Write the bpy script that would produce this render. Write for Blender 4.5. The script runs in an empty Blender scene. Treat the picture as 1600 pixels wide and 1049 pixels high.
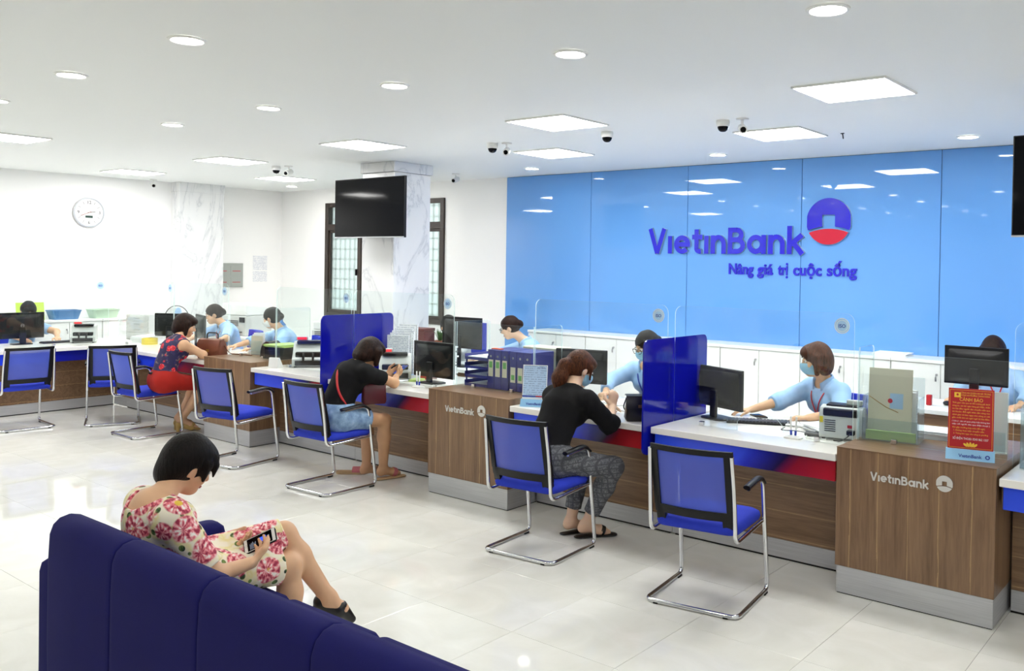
import bpy, bmesh, math, random
import numpy as np
from mathutils import Vector, Matrix

random.seed(7)
SC = bpy.context.scene
COL = SC.collection
PI = math.pi

# ---------------------------------------------------------------- camera
def cam_axes(yaw, pitch, roll):
    f = Vector((math.sin(yaw) * math.cos(pitch), math.cos(yaw) * math.cos(pitch), -math.sin(pitch)))
    r = Vector((math.cos(yaw), -math.sin(yaw), 0))
    d = f.cross(r)
    return (math.cos(roll) * r + math.sin(roll) * d, -math.sin(roll) * r + math.cos(roll) * d, f)

_r, _d, _f = cam_axes(-0.6559, 0.0119, -0.016)
cam = bpy.data.cameras.new('camera')
cam.sensor_width = 36.0
cam.lens = 1380.78 / 1600 * 36.0
cam.shift_x = -109.194 / 1600
cam.shift_y = -93.574 / 1600
cam.clip_start = 0.05
cam_o = bpy.data.objects.new('camera', cam)
cam_o.matrix_world = Matrix(((_r.x, -_d.x, -_f.x, 4.826), (_r.y, -_d.y, -_f.y, -4.548), (_r.z, -_d.z, -_f.z, 1.839), (0, 0, 0, 1)))
COL.objects.link(cam_o)
SC.camera = cam_o

# ---------------------------------------------------------------- world, exposure
W = bpy.data.worlds.new('overcast_daylight')
SC.world = W
W.use_nodes = True
W.node_tree.nodes['Background'].inputs[0].default_value = (0.86, 0.94, 1.0, 1)
W.node_tree.nodes['Background'].inputs[1].default_value = 0.85
VS = SC.view_settings
VS.view_transform = 'Standard'
VS.look = 'None'
VS.gamma = 1.0
VS.use_curve_mapping = False
VS.exposure = 0.66
SC.cycles.max_bounces = 9
PANEL_STRENGTH = 21.0
DOWN_STRENGTH = 30.0

# ---------------------------------------------------------------- materials
def lin(c):
    return tuple((x / 255 / 12.92 if x / 255 <= 0.04045 else ((x / 255 + 0.055) / 1.055) ** 2.4) for x in c[:3]) + (1.0,)

class NT:
    """small helper around a material's node tree"""
    def __init__(s, name):
        s.m = bpy.data.materials.new(name)
        s.m.use_nodes = True
        s.t = s.m.node_tree
        s.b = s.t.nodes['Principled BSDF']
        s.out = s.t.nodes['Material Output']
    def n(s, kind, ins=None, **props):
        nd = s.t.nodes.new('ShaderNode' + kind)
        for k, v in props.items():
            setattr(nd, k, v)
        for k, v in (ins or {}).items():
            if isinstance(v, bpy.types.NodeSocket):
                s.t.links.new(v, nd.inputs[k])
            else:
                nd.inputs[k].default_value = v
        return nd
    def set(s, **kw):
        for k, v in kw.items():
            k = {'color': 'Base Color', 'rough': 'Roughness', 'metal': 'Metallic', 'spec': 'Specular IOR Level', 'normal': 'Normal',
                 'alpha': 'Alpha', 'trans': 'Transmission Weight', 'ior': 'IOR', 'coat': 'Coat Weight', 'coatr': 'Coat Roughness',
                 'sheen': 'Sheen Weight', 'sss': 'Subsurface Weight', 'emit': 'Emission Color', 'estr': 'Emission Strength'}[k]
            if isinstance(v, bpy.types.NodeSocket):
                s.t.links.new(v, s.b.inputs[k])
            else:
                s.b.inputs[k].default_value = v
        return s
    def coord(s, out='Object', scale=(1, 1, 1), rot=(0, 0, 0), loc=(0, 0, 0)):
        c = s.n('TexCoord')
        return s.n('Mapping', {'Vector': c.outputs[out], 'Scale': scale, 'Rotation': rot, 'Location': loc}).outputs[0]
    def ramp(s, fac, stops, interp='LINEAR'):
        r = s.n('ValToRGB', {'Fac': fac})
        r.color_ramp.interpolation = interp
        e = r.color_ramp.elements
        while len(e) < len(stops):
            e.new(0.5)
        for el, (p, c) in zip(e, stops):
            el.position = p
            el.color = c if len(c) == 4 else lin(c)
        return r.outputs[0]
    def noise(s, vec, scale, detail=3, rough=0.5, dist=0.0):
        return s.n('TexNoise', {'Vector': vec, 'Scale': scale, 'Detail': detail, 'Roughness': rough, 'Distortion': dist}).outputs[0]
    def mix(s, fac, a, b, blend='MIX'):
        m = s.n('Mix', data_type='RGBA', blend_type=blend)
        for i, v in ((0, fac), (6, a), (7, b)):
            if isinstance(v, bpy.types.NodeSocket):
                s.t.links.new(v, m.inputs[i])
            else:
                m.inputs[i].default_value = v
        return m.outputs[2]
    def bump(s, h, strength=0.3, dist=0.01):
        return s.n('Bump', {'Height': h, 'Strength': strength, 'Distance': dist}).outputs[0]

MATS = {}
def M(name, rgb=None, rough=0.5, metal=0.0, **kw):
    if name not in MATS:
        MATS[name] = NT(name).set(color=lin(rgb), rough=rough, metal=metal, **kw).m
    return MATS[name]

def fabric(name, rgb, rough=0.85, bump=0.25, scale=900, var=0.12):
    t = NT(name)
    v = t.coord()
    n1 = t.noise(v, scale, 2)
    n2 = t.noise(v, 9, 3)
    c = t.mix(n2, lin([x * (1 - var) for x in rgb]), lin([min(255, x * (1 + var)) for x in rgb]))
    t.set(color=c, rough=rough, normal=t.bump(n1, bump, 0.002), spec=0.3)
    MATS[name] = t.m
    return t.m

def make_materials():
    M('plaster_white', (250, 250, 249), 0.6)
    M('ceiling_white', (238, 241, 240), 0.55)
    M('chrome', (214, 215, 217), 0.12, 1.0)
    M('steel', (190, 190, 192), 0.35, 1.0)
    M('black_plastic', (13, 13, 15), 0.4, spec=0.3)
    M('dark_grey_plastic', (52, 53, 56), 0.45)
    M('light_grey_plastic', (205, 207, 204), 0.4)
    M('white_plastic', (236, 237, 234), 0.4)
    M('white_laminate', (247, 247, 245), 0.3)
    M('counter_stone', (246, 243, 237), 0.16)
    M('screen_black', (4, 5, 9), 0.06, spec=0.14)
    M('paper', (244, 245, 246), 0.8)
    M('paper_blue', (176, 208, 240), 0.7)
    M('paper_green', (186, 210, 120), 0.7)
    M('binder_blue', (42, 46, 132), 0.35)
    M('cardboard_cream', (222, 216, 196), 0.8)
    M('frame_brown', (52, 42, 36), 0.45)
    M('rubber_black', (14, 14, 15), 0.7)
    M('ink_blue', (38, 62, 168), 0.5)
    M('ink_grey', (88, 104, 140), 0.6)
    M('red_print', (186, 22, 34), 0.45)
    M('gold_print', (247, 202, 62), 0.45)
    M('logo_blue', (44, 40, 205), 0.12, coat=0.4)
    M('logo_red', (205, 32, 62), 0.12, coat=0.4)
    M('silver_trim', (196, 198, 202), 0.3, 0.9)
    M('logo_silver', (226, 224, 218), 0.32, 0.25)
    M('sticker_blue', (178, 220, 250), 0.4)
    M('divider_blue', (14, 18, 150), 0.06)
    M('sign_base_blue', (150, 205, 245), 0.3)
    M('brass', (180, 140, 80), 0.3, 1.0)
    fabric('chair_blue', (40, 58, 186), 0.85, 0.2, 700)
    fabric('sofa_blue', (15, 15, 88), 0.9, 0.3, 500, 0.06)
    fabric('shirt_blue', (164, 200, 240), 0.8, 0.15, 600, 0.05)
    fabric('cloth_black', (13, 13, 15), 0.9, 0.2, 500, 0.2)
    fabric('cloth_white', (232, 232, 232), 0.85, 0.15, 500, 0.04)
    fabric('skirt_red', (158, 30, 22), 0.85, 0.2, 500, 0.08)
    M('leather_black', (20, 19, 20), 0.35)
    M('leather_brown', (128, 72, 52), 0.45)
    M('mask_blue', (150, 200, 225), 0.8)
    M('mask_white', (226, 230, 230), 0.8)
    M('lip', (176, 92, 88), 0.45)
    M('eye_dark', (26, 20, 18), 0.2)
    M('eye_white', (228, 224, 220), 0.25)
    M('sole_tan', (196, 164, 124), 0.6)
    M('sandal_pink', (196, 110, 116), 0.6)
    M('shoe_gold', (184, 152, 88), 0.45)
    M('tape_yellow', (232, 206, 40), 0.5)
    M('leaf_green', (56, 96, 46), 0.5)
    M('terracotta', (120, 70, 50), 0.7)
    M('wood_brown', (150, 108, 70), 0.55)
    M('red_plastic', (190, 32, 36), 0.35)
    M('orange_plastic', (226, 96, 44), 0.5)
    M('basket_blue', (80, 128, 178), 0.5)
    M('basket_green', (190, 214, 190), 0.5)
    M('water_blue', (70, 140, 220), 0.15, trans=0.4)
    M('grey_metal', (172, 176, 170), 0.4, 0.3)
    M('lcd_red', (200, 40, 44), 0.3, emit=lin((235, 40, 50)), estr=0.6)
    M('lcd_green', (30, 60, 50), 0.3)

    # polished porcelain floor tile
    t = NT('porcelain_tile')
    v = t.coord(scale=(1, 1, 1))
    n = t.noise(v, 2.2, 5, 0.6, 0.8)
    t.set(color=t.ramp(n, [(0.35, (235, 235, 227)), (0.65, (246, 246, 240))]), rough=0.045, spec=0.55)
    MATS['porcelain_tile'] = t.m
    M('grout', (150, 148, 140), 0.8)

    # wood veneer: grain along z (upright) or x (lying)
    for nm, sc, ax in (('wood_upright', (9, 9, 0.55), 0), ('wood_lying', (0.55, 9, 9), 2)):
        t = NT(nm)
        v = t.coord(scale=sc)
        n1 = t.noise(v, 1.6, 6, 0.62, 1.2)
        n2 = t.noise(v, 9.0, 4, 0.6, 0.3)
        base = t.ramp(n1, [(0.28, (104, 78, 55)), (0.5, (132, 102, 75)), (0.72, (156, 125, 95))])
        base = t.mix(0.35, base, t.ramp(n2, [(0.3, (100, 74, 53)), (0.7, (156, 124, 94))]))
        c = t.n('TexCoord')
        sep = t.n('SeparateXYZ', {'Vector': c.outputs['Object']})
        sm = t.n('Math', {0: sep.outputs[ax], 1: 6.2}, operation='MULTIPLY')
        fr = t.n('Math', {0: t.n('Math', {0: sm.outputs[0], 1: t.n('Math', {0: n1, 1: 0.25}, operation='MULTIPLY').outputs[0]}, operation='ADD').outputs[0]}, operation='FRACT')
        streak = t.ramp(fr.outputs[0], [(0.0, (255, 255, 255)), (0.022, (170, 170, 170)), (0.05, (0, 0, 0)), (1.0, (0, 0, 0))])
        col = t.mix(streak, base, lin((192, 158, 112)))
        t.set(color=col, rough=0.33, normal=t.bump(n2, 0.08, 0.002))
        MATS[nm] = t.m

    # brushed plinth metal
    t = NT('plinth_metal')
    n = t.noise(t.coord(scale=(1, 1, 60)), 3, 3)
    t.set(color=t.ramp(n, [(0.3, (190, 191, 194)), (0.7, (208, 209, 212))]), rough=0.36, metal=0.55)
    MATS['plinth_metal'] = t.m

    # white marble with grey veins
    t = NT('marble')
    v = t.coord(scale=(1, 1, 0.45), rot=(0.0, 0.45, 0.3))
    n = t.noise(v, 1.5, 7, 0.6, 1.6)
    ab = t.n('Math', {0: t.n('Math', {0: n, 1: 0.5}, operation='SUBTRACT').outputs[0]}, operation='ABSOLUTE')
    t.set(color=t.ramp(ab.outputs[0], [(0.0, (208, 210, 213)), (0.010, (226, 228, 230)), (0.04, (236, 237, 238)), (0.3, (240, 241, 241))]), rough=0.18)
    MATS['marble'] = t.m

    # back-painted blue glass
    t = NT('blue_glass')
    n = t.noise(t.coord(), 0.5, 2)
    t.set(color=t.ramp(n, [(0.3, (100, 160, 230)), (0.7, (110, 169, 236))]), rough=0.025, spec=0.6)
    MATS['blue_glass'] = t.m

    # clear safety glass (thin sheet: straight-through light plus a fresnel mirror)
    t = NT('clear_glass')
    tr = t.n('BsdfTransparent', {'Color': (0.945, 0.975, 0.97, 1)})
    gl = t.n('BsdfGlossy', {'Color': (1, 1, 1, 1), 'Roughness': 0.01})
    fc = t.n('LayerWeight', {'Blend': 0.5}).outputs['Facing']
    p5 = t.n('Math', {0: fc, 1: 5.0}, operation='POWER')
    fr = t.n('Math', {0: p5.outputs[0], 1: 0.8, 2: 0.028}, operation='MULTIPLY_ADD')
    mx = t.n('MixShader', {0: fr.outputs[0], 1: tr.outputs[0], 2: gl.outputs[0]})
    t.t.links.new(mx.outputs[0], t.out.inputs[0])
    MATS['clear_glass'] = t.m
    t = NT('glass_edge')
    tr = t.n('BsdfTransparent', {'Color': (0.7, 0.85, 0.83, 1)})
    gl = t.n('BsdfTranslucent', {'Color': (0.80, 0.95, 0.93, 1)})
    mx = t.n('MixShader', {0: 0.55, 1: tr.outputs[0], 2: gl.outputs[0]})
    t.t.links.new(mx.outputs[0], t.out.inputs[0])
    MATS['glass_edge'] = t.m
    t = NT('acrylic')
    tr = t.n('BsdfTransparent', {'Color': (0.9, 0.94, 0.95, 1)})
    gl = t.n('BsdfGlossy', {'Color': (1, 1, 1, 1), 'Roughness': 0.06})
    df = t.n('BsdfDiffuse', {'Color': (0.85, 0.9, 0.92, 1)})
    mx = t.n('MixShader', {0: t.n('Math', {0: t.n('LayerWeight', {'Blend': 0.25}).outputs['Facing'], 1: 0.5}, operation='MULTIPLY').outputs[0], 1: tr.outputs[0], 2: gl.outputs[0]})
    mx2 = t.n('MixShader', {0: 0.1, 1: mx.outputs[0], 2: df.outputs[0]})
    t.t.links.new(mx2.outputs[0], t.out.inputs[0])
    MATS['acrylic'] = t.m

    # frosted window panes with daylight behind
    t = NT('frosted_glass')
    n = t.noise(t.coord(), 40, 2)
    t.set(color=lin((236, 246, 238)), trans=1.0, rough=0.55, ior=1.1, normal=t.bump(n, 0.2, 0.01))
    MATS['frosted_glass'] = t.m

    # chair-back mesh: see-through knit
    t = NT('mesh_blue')
    v = t.coord(scale=(260, 260, 260))
    ck = t.n('TexChecker', {'Vector': v, 'Scale': 1.0})
    t.set(color=lin((84, 106, 216)), rough=0.6, sheen=0.15)
    t.b.inputs['Alpha'].default_value = 0.6
    MATS['mesh_blue'] = t.m

    # lamps
    for nm, col, st in (('panel_light', (1.0, 0.985, 0.96, 1), PANEL_STRENGTH), ('down_light', (1.0, 0.95, 0.86, 1), DOWN_STRENGTH)):
        t = NT(nm)
        t.set(color=(0.8, 0.8, 0.8, 1), emit=col, estr=st)
        MATS[nm] = t.m

    # fascia print under the counters: blue sweeping into navy and red
    t = NT('fascia_print')
    c = t.n('TexCoord')
    s = t.n('SeparateXYZ', {'Vector': c.outputs['Generated']})
    w = t.n('Math', {0: s.outputs[2], 1: 0.09}, operation='MULTIPLY')
    x = t.n('Math', {0: s.outputs[0], 1: w.outputs[0]}, operation='SUBTRACT')
    t.set(color=t.ramp(x.outputs[0], [(0.0, (46, 82, 238)), (0.46, (40, 72, 232)), (0.52, (24, 40, 196)), (0.60, (16, 22, 140)), (0.68, (30, 14, 66)), (0.76, (150, 22, 34)), (1.0, (190, 30, 40))]), rough=0.2)
    MATS['fascia_print'] = t.m
    t = NT('fascia_print_side')
    c = t.n('TexCoord')
    s = t.n('SeparateXYZ', {'Vector': c.outputs['Generated']})
    t.set(color=t.ramp(s.outputs[1], [(0.0, (46, 82, 238)), (0.7, (40, 72, 232)), (0.8, (20, 32, 170)), (1.0, (16, 16, 96))]), rough=0.2)
    MATS['fascia_print_side'] = t.m

    # skins
    for nm, rgb in (('skin', (222, 178, 142)), ('skin_tan', (206, 160, 122)), ('skin_pale', (232, 194, 164))):
        t = NT(nm)
        n = t.noise(t.coord(), 14, 3)
        t.set(color=t.mix(n, lin([x * 0.95 for x in rgb]), lin([min(255, x * 1.04) for x in rgb])), rough=0.5, sss=0.06, spec=0.35)
        t.b.inputs['Subsurface Radius'].default_value = (0.02, 0.008, 0.004)
        MATS[nm] = t.m
    # hair
    for nm, a, b in (('hair_black', (5, 4, 4), (26, 19, 17)), ('hair_dark_brown', (10, 6, 5), (54, 31, 22)), ('hair_brown', (34, 17, 10), (108, 62, 36))):
        t = NT(nm)
        v = t.coord(scale=(42, 42, 6))
        n = t.noise(v, 2.6, 5, 0.65, 0.8)
        t.set(color=t.ramp(n, [(0.35, a), (0.7, b)]), rough=0.46, normal=t.bump(n, 0.7, 0.008), spec=0.16)
        MATS[nm] = t.m

    # cream dress with big pink daisies and dark leaves
    t = NT('floral_dress')
    v = t.coord()
    wob = t.n('TexNoise', {'Vector': v, 'Scale': 9.0, 'Detail': 2.0})
    vv = t.n('Vector' + 'Math', {0: v, 1: t.n('Vector' + 'Math', {0: wob.outputs['Color'], 1: (0.035, 0.035, 0.035)}, operation='MULTIPLY').outputs[0]}, operation='ADD').outputs[0]
    v1 = t.n('TexVoronoi', {'Vector': vv, 'Scale': 9.5, 'Randomness': 0.8})
    d1 = v1.outputs['Distance']
    pet = t.n('TexNoise', {'Vector': t.coord(scale=(1, 1, 1)), 'Scale': 55.0, 'Detail': 2.0}).outputs[0]
    lf = t.n('TexVoronoi', {'Vector': t.coord(loc=(3.1, 1.2, 0.4)), 'Scale': 21.0, 'Randomness': 1.0}).outputs['Distance']
    base = t.ramp(t.noise(vv, 17, 2), [(0.45, (244, 236, 214)), (0.60, (236, 224, 160)), (0.7, (244, 236, 214))])
    leafm = t.ramp(lf, [(0.26, (255, 255, 255)), (0.31, (0, 0, 0))])
    c1 = t.mix(leafm, base, t.ramp(pet, [(0.4, (30, 54, 34)), (0.62, (112, 140, 70))]))
    df = t.n('Vector' + 'Math', {0: vv, 1: v1.outputs['Position']}, operation='SUBTRACT').outputs[0]
    sx = t.n('SeparateXYZ', {'Vector': df})
    an = t.n('Math', {0: t.n('Math', {0: sx.outputs[0], 1: sx.outputs[1]}, operation='ADD').outputs[0], 1: sx.outputs[2]}, operation='ARCTAN2')
    ps = t.n('Math', {0: t.n('Math', {0: an.outputs[0], 1: 10.0}, operation='MULTIPLY').outputs[0]}, operation='SINE')
    pk = t.n('Math', {0: t.n('Math', {0: ps.outputs[0], 1: 0.085, 2: 0.0}, operation='MULTIPLY_ADD').outputs[0], 1: pet}, operation='ADD')
    pinks = t.ramp(pk.outputs[0], [(0.34, (158, 44, 72)), (0.46, (222, 104, 118)), (0.58, (244, 176, 178)), (0.70, (252, 244, 236))])
    c2 = t.mix(t.ramp(d1, [(0.50, (255, 255, 255)), (0.56, (0, 0, 0))]), c1, pinks)
    c3 = t.mix(t.ramp(d1, [(0.12, (255, 255, 255)), (0.16, (0, 0, 0))]), c2, lin((226, 190, 66)))
    t.set(color=c3, rough=0.8)
    MATS['floral_dress'] = t.m

    # navy blouse with red poppies
    t = NT('floral_blouse')
    v = t.coord()
    wob = t.n('TexNoise', {'Vector': v, 'Scale': 30.0, 'Detail': 2.0})
    vv = t.n('Vector' + 'Math', {0: v, 1: t.n('Vector' + 'Math', {0: wob.outputs['Color'], 1: (0.02, 0.02, 0.02)}, operation='MULTIPLY').outputs[0]}, operation='ADD').outputs[0]
    d = t.n('TexVoronoi', {'Vector': vv, 'Scale': 13.0, 'Randomness': 0.9}).outputs['Distance']
    red = t.ramp(t.noise(v, 60, 2), [(0.35, (150, 18, 34)), (0.55, (226, 44, 60)), (0.7, (240, 120, 120))])
    col = t.mix(t.ramp(d, [(0.36, (255, 255, 255)), (0.42, (0, 0, 0))]), t.ramp(t.noise(v, 25, 2), [(0.5, (34, 30, 72)), (0.62, (52, 44, 92)), (0.68, (126, 104, 90))]), red)
    t.set(color=col, rough=0.75)
    MATS['floral_blouse'] = t.m

    # denim, checked trousers
    t = NT('denim')
    v = t.coord()
    n = t.noise(v, 16, 4, 0.6)
    t.set(color=t.ramp(n, [(0.3, (96, 126, 168)), (0.6, (146, 176, 208)), (0.8, (190, 210, 228))]), rough=0.9, normal=t.bump(t.noise(v, 500, 2), 0.3, 0.002))
    MATS['denim'] = t.m
    t = NT('checked_grey')
    v = t.coord()
    n = t.noise(v, 70, 3, 0.7)
    w1 = t.n('TexWave', {'Vector': v, 'Scale': 9.0, 'Distortion': 0.4}, bands_direction='X').outputs['Fac']
    w2 = t.n('TexWave', {'Vector': v, 'Scale': 9.0, 'Distortion': 0.4}, bands_direction='Z').outputs['Fac']
    g = t.mix(t.ramp(w1, [(0.85, (0, 0, 0)), (0.95, (255, 255, 255))]), t.ramp(n, [(0.35, (70, 72, 76)), (0.65, (128, 130, 134))]), lin((78, 80, 84)))
    g = t.mix(t.ramp(w2, [(0.85, (0, 0, 0)), (0.95, (255, 255, 255))]), g, lin((80, 82, 86)))
    t.set(color=g, rough=0.9)
    MATS['checked_grey'] = t.m

    # flat prints
    t = NT('phone_screen')
    v = t.coord(out='Generated', scale=(1, 1, 1))
    n = t.n('TexBrick', {'Vector': v, 'Color1': lin((44, 96, 222)), 'Color2': lin((26, 28, 34)), 'Mortar': lin((16, 17, 22)), 'Scale': 3.2, 'Mortar Size': 0.06}).outputs['Color']
    t.set(color=n, rough=0.1, emit=n, estr=0.7)
    MATS['phone_screen'] = t.m
    for nm, bg in (('printed_paper', (246, 247, 248)), ('printed_blue', (186, 214, 244))):
        t = NT(nm)
        c = t.n('TexCoord')
        s = t.n('SeparateXYZ', {'Vector': c.outputs['Object']})
        w = t.n('Math', {0: t.n('Math', {0: s.outputs[2], 1: 62.0}, operation='MULTIPLY').outputs[0]}, operation='FRACT')
        n = t.noise(t.coord(scale=(90, 90, 62)), 1.0, 1)
        a = t.n('Math', {0: w.outputs[0], 1: 0.45}, operation='LESS_THAN')
        b = t.n('Math', {0: n, 1: 0.46}, operation='GREATER_THAN')
        f = t.n('Math', {0: t.n('Math', {0: a.outputs[0], 1: b.outputs[0]}, operation='MULTIPLY').outputs[0], 1: 0.45}, operation='MULTIPLY')
        t.set(color=t.mix(f.outputs[0], lin(bg), lin((92, 112, 158))), rough=0.75)
        MATS[nm] = t.m
make_materials()

# ---------------------------------------------------------------- mesh helpers
def V3(*a):
    return Vector(a)

def rotz(a):
    return Matrix.Rotation(a, 4, 'Z')

def TR(loc=(0, 0, 0), rz=0, rx=0, ry=0, s=1):
    return Matrix.Translation(loc) @ Matrix.Rotation(rz, 4, 'Z') @ Matrix.Rotation(ry, 4, 'Y') @ Matrix.Rotation(rx, 4, 'X') @ Matrix.Scale(s, 4)

class MB:
    """collects faces; build() links them as ONE mesh object"""
    def __init__(s):
        s.v, s.f, s.mi = [], [], []
    def add(s, vs, fs, mtx=None, mi=0):
        o = len(s.v)
        for p in vs:
            p = Vector(p)
            s.v.append(tuple(mtx @ p if mtx else p))
        for f in fs:
            s.f.append([i + o for i in f])
            s.mi.append(mi)
        return s
    def box(s, c, size, ch=0.0, mtx=None, mi=0):
        hx, hy, hz = size[0] / 2, size[1] / 2, size[2] / 2
        ch = min(ch, hx * 0.95, hy * 0.95, hz * 0.95)
        c = Vector(c)
        if ch <= 0:
            vs = [c + Vector((x * hx, y * hy, z * hz)) for x in (-1, 1) for y in (-1, 1) for z in (-1, 1)]
            return s.add(vs, [(0, 1, 3, 2), (4, 6, 7, 5), (0, 4, 5, 1), (2, 3, 7, 6), (0, 2, 6, 4), (1, 5, 7, 3)], mtx, mi)
        vs, ix = [], {}
        for x in (-1, 1):
            for y in (-1, 1):
                for z in (-1, 1):
                    for a in range(3):
                        p = [x * (hx - ch), y * (hy - ch), z * (hz - ch)]
                        p[a] = (x * hx, y * hy, z * hz)[a]
                        ix[(x, y, z, a)] = len(vs)
                        vs.append(c + Vector(p))
        fs = []
        for a in range(3):
            for sg in (-1, 1):
                b, d = (a + 1) % 3, (a + 2) % 3
                q = []
                for (p, r) in ((-1, -1), (1, -1), (1, 1), (-1, 1)):
                    k = [0, 0, 0]
                    k[a], k[b], k[d] = sg, p, r
                    q.append(ix[(*k, a)])
                fs.append(q if sg > 0 else q[::-1])
        for a in range(3):
            b, d = (a + 1) % 3, (a + 2) % 3
            for p in (-1, 1):
                for r in (-1, 1):
                    k0, k1 = [0, 0, 0], [0, 0, 0]
                    k0[a], k1[a] = -1, 1
                    k0[b] = k1[b] = p
                    k0[d] = k1[d] = r
                    q = [ix[(*k0, b)], ix[(*k1, b)], ix[(*k1, d)], ix[(*k0, d)]]
                    fs.append(q if p * r > 0 else q[::-1])
        for x in (-1, 1):
            for y in (-1, 1):
                for z in (-1, 1):
                    q = [ix[(x, y, z, 0)], ix[(x, y, z, 1)], ix[(x, y, z, 2)]]
                    fs.append(q if x * y * z > 0 else q[::-1])
        return s.add(vs, fs, mtx, mi)
    def b2(s, x0, x1, y0, y1, z0, z1, ch=0.0, mtx=None, mi=0):
        return s.box(((x0 + x1) / 2, (y0 + y1) / 2, (z0 + z1) / 2), (x1 - x0, y1 - y0, z1 - z0), ch, mtx, mi)
    def tube(s, path, r, n=10, closed=False, caps=True, mtx=None, mi=0, flat=1.0):
        P = [Vector(p) for p in path]
        m = len(P)
        rs = r if isinstance(r, (list, tuple)) else [r] * m
        T = []
        for i in range(m):
            a = P[(i - 1) % m] if (closed or i > 0) else P[0]
            b = P[(i + 1) % m] if (closed or i < m - 1) else P[-1]
            T.append((b - a).normalized())
        up = Vector((0, 0, 1)) if abs(T[0].z) < 0.9 else Vector((1, 0, 0))
        u = (up - T[0] * up.dot(T[0])).normalized()
        vs, fs = [], []
        for i in range(m):
            if i:
                u = (u - T[i] * u.dot(T[i])).normalized()
            w = T[i].cross(u)
            for k in range(n):
                a = 2 * PI * k / n
                vs.append(P[i] + (u * math.cos(a) * flat + w * math.sin(a)) * rs[i])
        for i in range(m if closed else m - 1):
            j = (i + 1) % m
            for k in range(n):
                fs.append((i * n + k, i * n + (k + 1) % n, j * n + (k + 1) % n, j * n + k))
        if caps and not closed:
            fs.append(tuple(range(n - 1, -1, -1)))
            fs.append(tuple((m - 1) * n + k for k in range(n)))
        return s.add(vs, fs, mtx, mi)
    def lathe(s, prof, n=24, mtx=None, mi=0, cap=True):
        vs, fs = [], []
        for (r, z) in prof:
            for k in range(n):
                a = 2 * PI * k / n
                vs.append((r * math.cos(a), r * math.sin(a), z))
        for i in range(len(prof) - 1):
            for k in range(n):
                fs.append((i * n + k, i * n + (k + 1) % n, (i + 1) * n + (k + 1) % n, (i + 1) * n + k))
        if cap:
            fs.append(tuple(range(n - 1, -1, -1)))
            fs.append(tuple((len(prof) - 1) * n + k for k in range(n)))
        return s.add(vs, fs, mtx, mi)
    def prism(s, poly, d0, d1, mtx=None, mi=0, mi_side=None):
        """polygon in the xz plane extruded along y from d0 to d1"""
        n = len(poly)
        vs = [(x, d0, z) for x, z in poly] + [(x, d1, z) for x, z in poly]
        s.add(vs, [tuple(range(n)), tuple(range(2 * n - 1, n - 1, -1))], mtx, mi)
        return s.add(vs, [(i, i + n, (i + 1) % n + n, (i + 1) % n) for i in range(n)], mtx, mi if mi_side is None else mi_side)
    def ball(s, c, r, n=12, m=8, mtx=None, mi=0):
        r = r if isinstance(r, (list, tuple)) else (r, r, r)
        vs, fs = [], []
        for j in range(m + 1):
            t = PI * j / m
            for k in range(n):
                a = 2 * PI * k / n
                vs.append((c[0] + r[0] * math.sin(t) * math.cos(a), c[1] + r[1] * math.sin(t) * math.sin(a), c[2] + r[2] * math.cos(t)))
        for j in range(m):
            for k in range(n):
                fs.append((j * n + k, (j + 1) * n + k, (j + 1) * n + (k + 1) % n, j * n + (k + 1) % n))
        return s.add(vs, fs, mtx, mi)
    def grid(s, fn, nu, nv, closed_u=False, mtx=None, mi=0):
        vs = [fn(i / (nu if closed_u else nu - 1), j / (nv - 1)) for j in range(nv) for i in range(nu)]
        fs = []
        for j in range(nv - 1):
            for i in range(nu if closed_u else nu - 1):
                a, b = j * nu + i, j * nu + (i + 1) % nu
                fs.append((a, b, b + nu, a + nu))
        return s.add(vs, fs, mtx, mi)
    def mesh(s, name, mats, angle=40):
        me = bpy.data.meshes.new(name)
        me.from_pydata(s.v, [], s.f)
        for m in (mats if isinstance(mats, (list, tuple)) else [mats]):
            me.materials.append(MATS[m] if isinstance(m, str) else m)
        me.polygons.foreach_set('material_index', s.mi)
        me.polygons.foreach_set('use_smooth', [True] * len(s.f))
        me.validate()
        me.set_sharp_from_angle(angle=math.radians(angle))
        return me
    def build(s, name, mats, parent=None, angle=40, **kw):
        return link(name, s.mesh(name, mats, angle), parent, **kw)

def link(name, me, parent=None, loc=None, rz=None, label=None, cat=None, group=None, kind=None):
    o = bpy.data.objects.new(name, me)
    COL.objects.link(o)
    if parent:
        o.parent = parent
    if loc is not None:
        o.location = loc
    if rz is not None:
        o.rotation_euler = (0, 0, rz)
    for k, v in (('label', label), ('category', cat), ('group', group), ('kind', kind)):
        if v:
            o[k] = v
    return o

def thing(name, label, cat, loc=(0, 0, 0), rz=0.0, group=None):
    o = link(name, None, None, loc, rz, label, cat, group)
    o.empty_display_size = 0.1
    return o

def dup(root, loc, rz, label=None, group=None):
    def cp(o, parent):
        c = o.copy()
        COL.objects.link(c)
        c.parent = parent
        for ch in o.children:
            cp(ch, c)
        return c
    c = cp(root, None)
    c.location = loc
    c.rotation_euler = (0, 0, rz)
    if label:
        c['label'] = label
    if group:
        c['group'] = group
    return c

def fillet(pts, r, n=6):
    P = [Vector(p) for p in pts]
    out = [P[0]]
    for i in range(1, len(P) - 1):
        a, b, c = P[i - 1], P[i], P[i + 1]
        d1, d2 = (a - b), (c - b)
        rr = min(r if not isinstance(r, (list, tuple)) else r[i - 1], d1.length * 0.49, d2.length * 0.49)
        p0, p1 = b + d1.normalized() * rr, b + d2.normalized() * rr
        for k in range(n + 1):
            t = k / n
            out.append(p0 * (1 - t) ** 2 + b * 2 * t * (1 - t) + p1 * t * t)
    out.append(P[-1])
    return out

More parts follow.
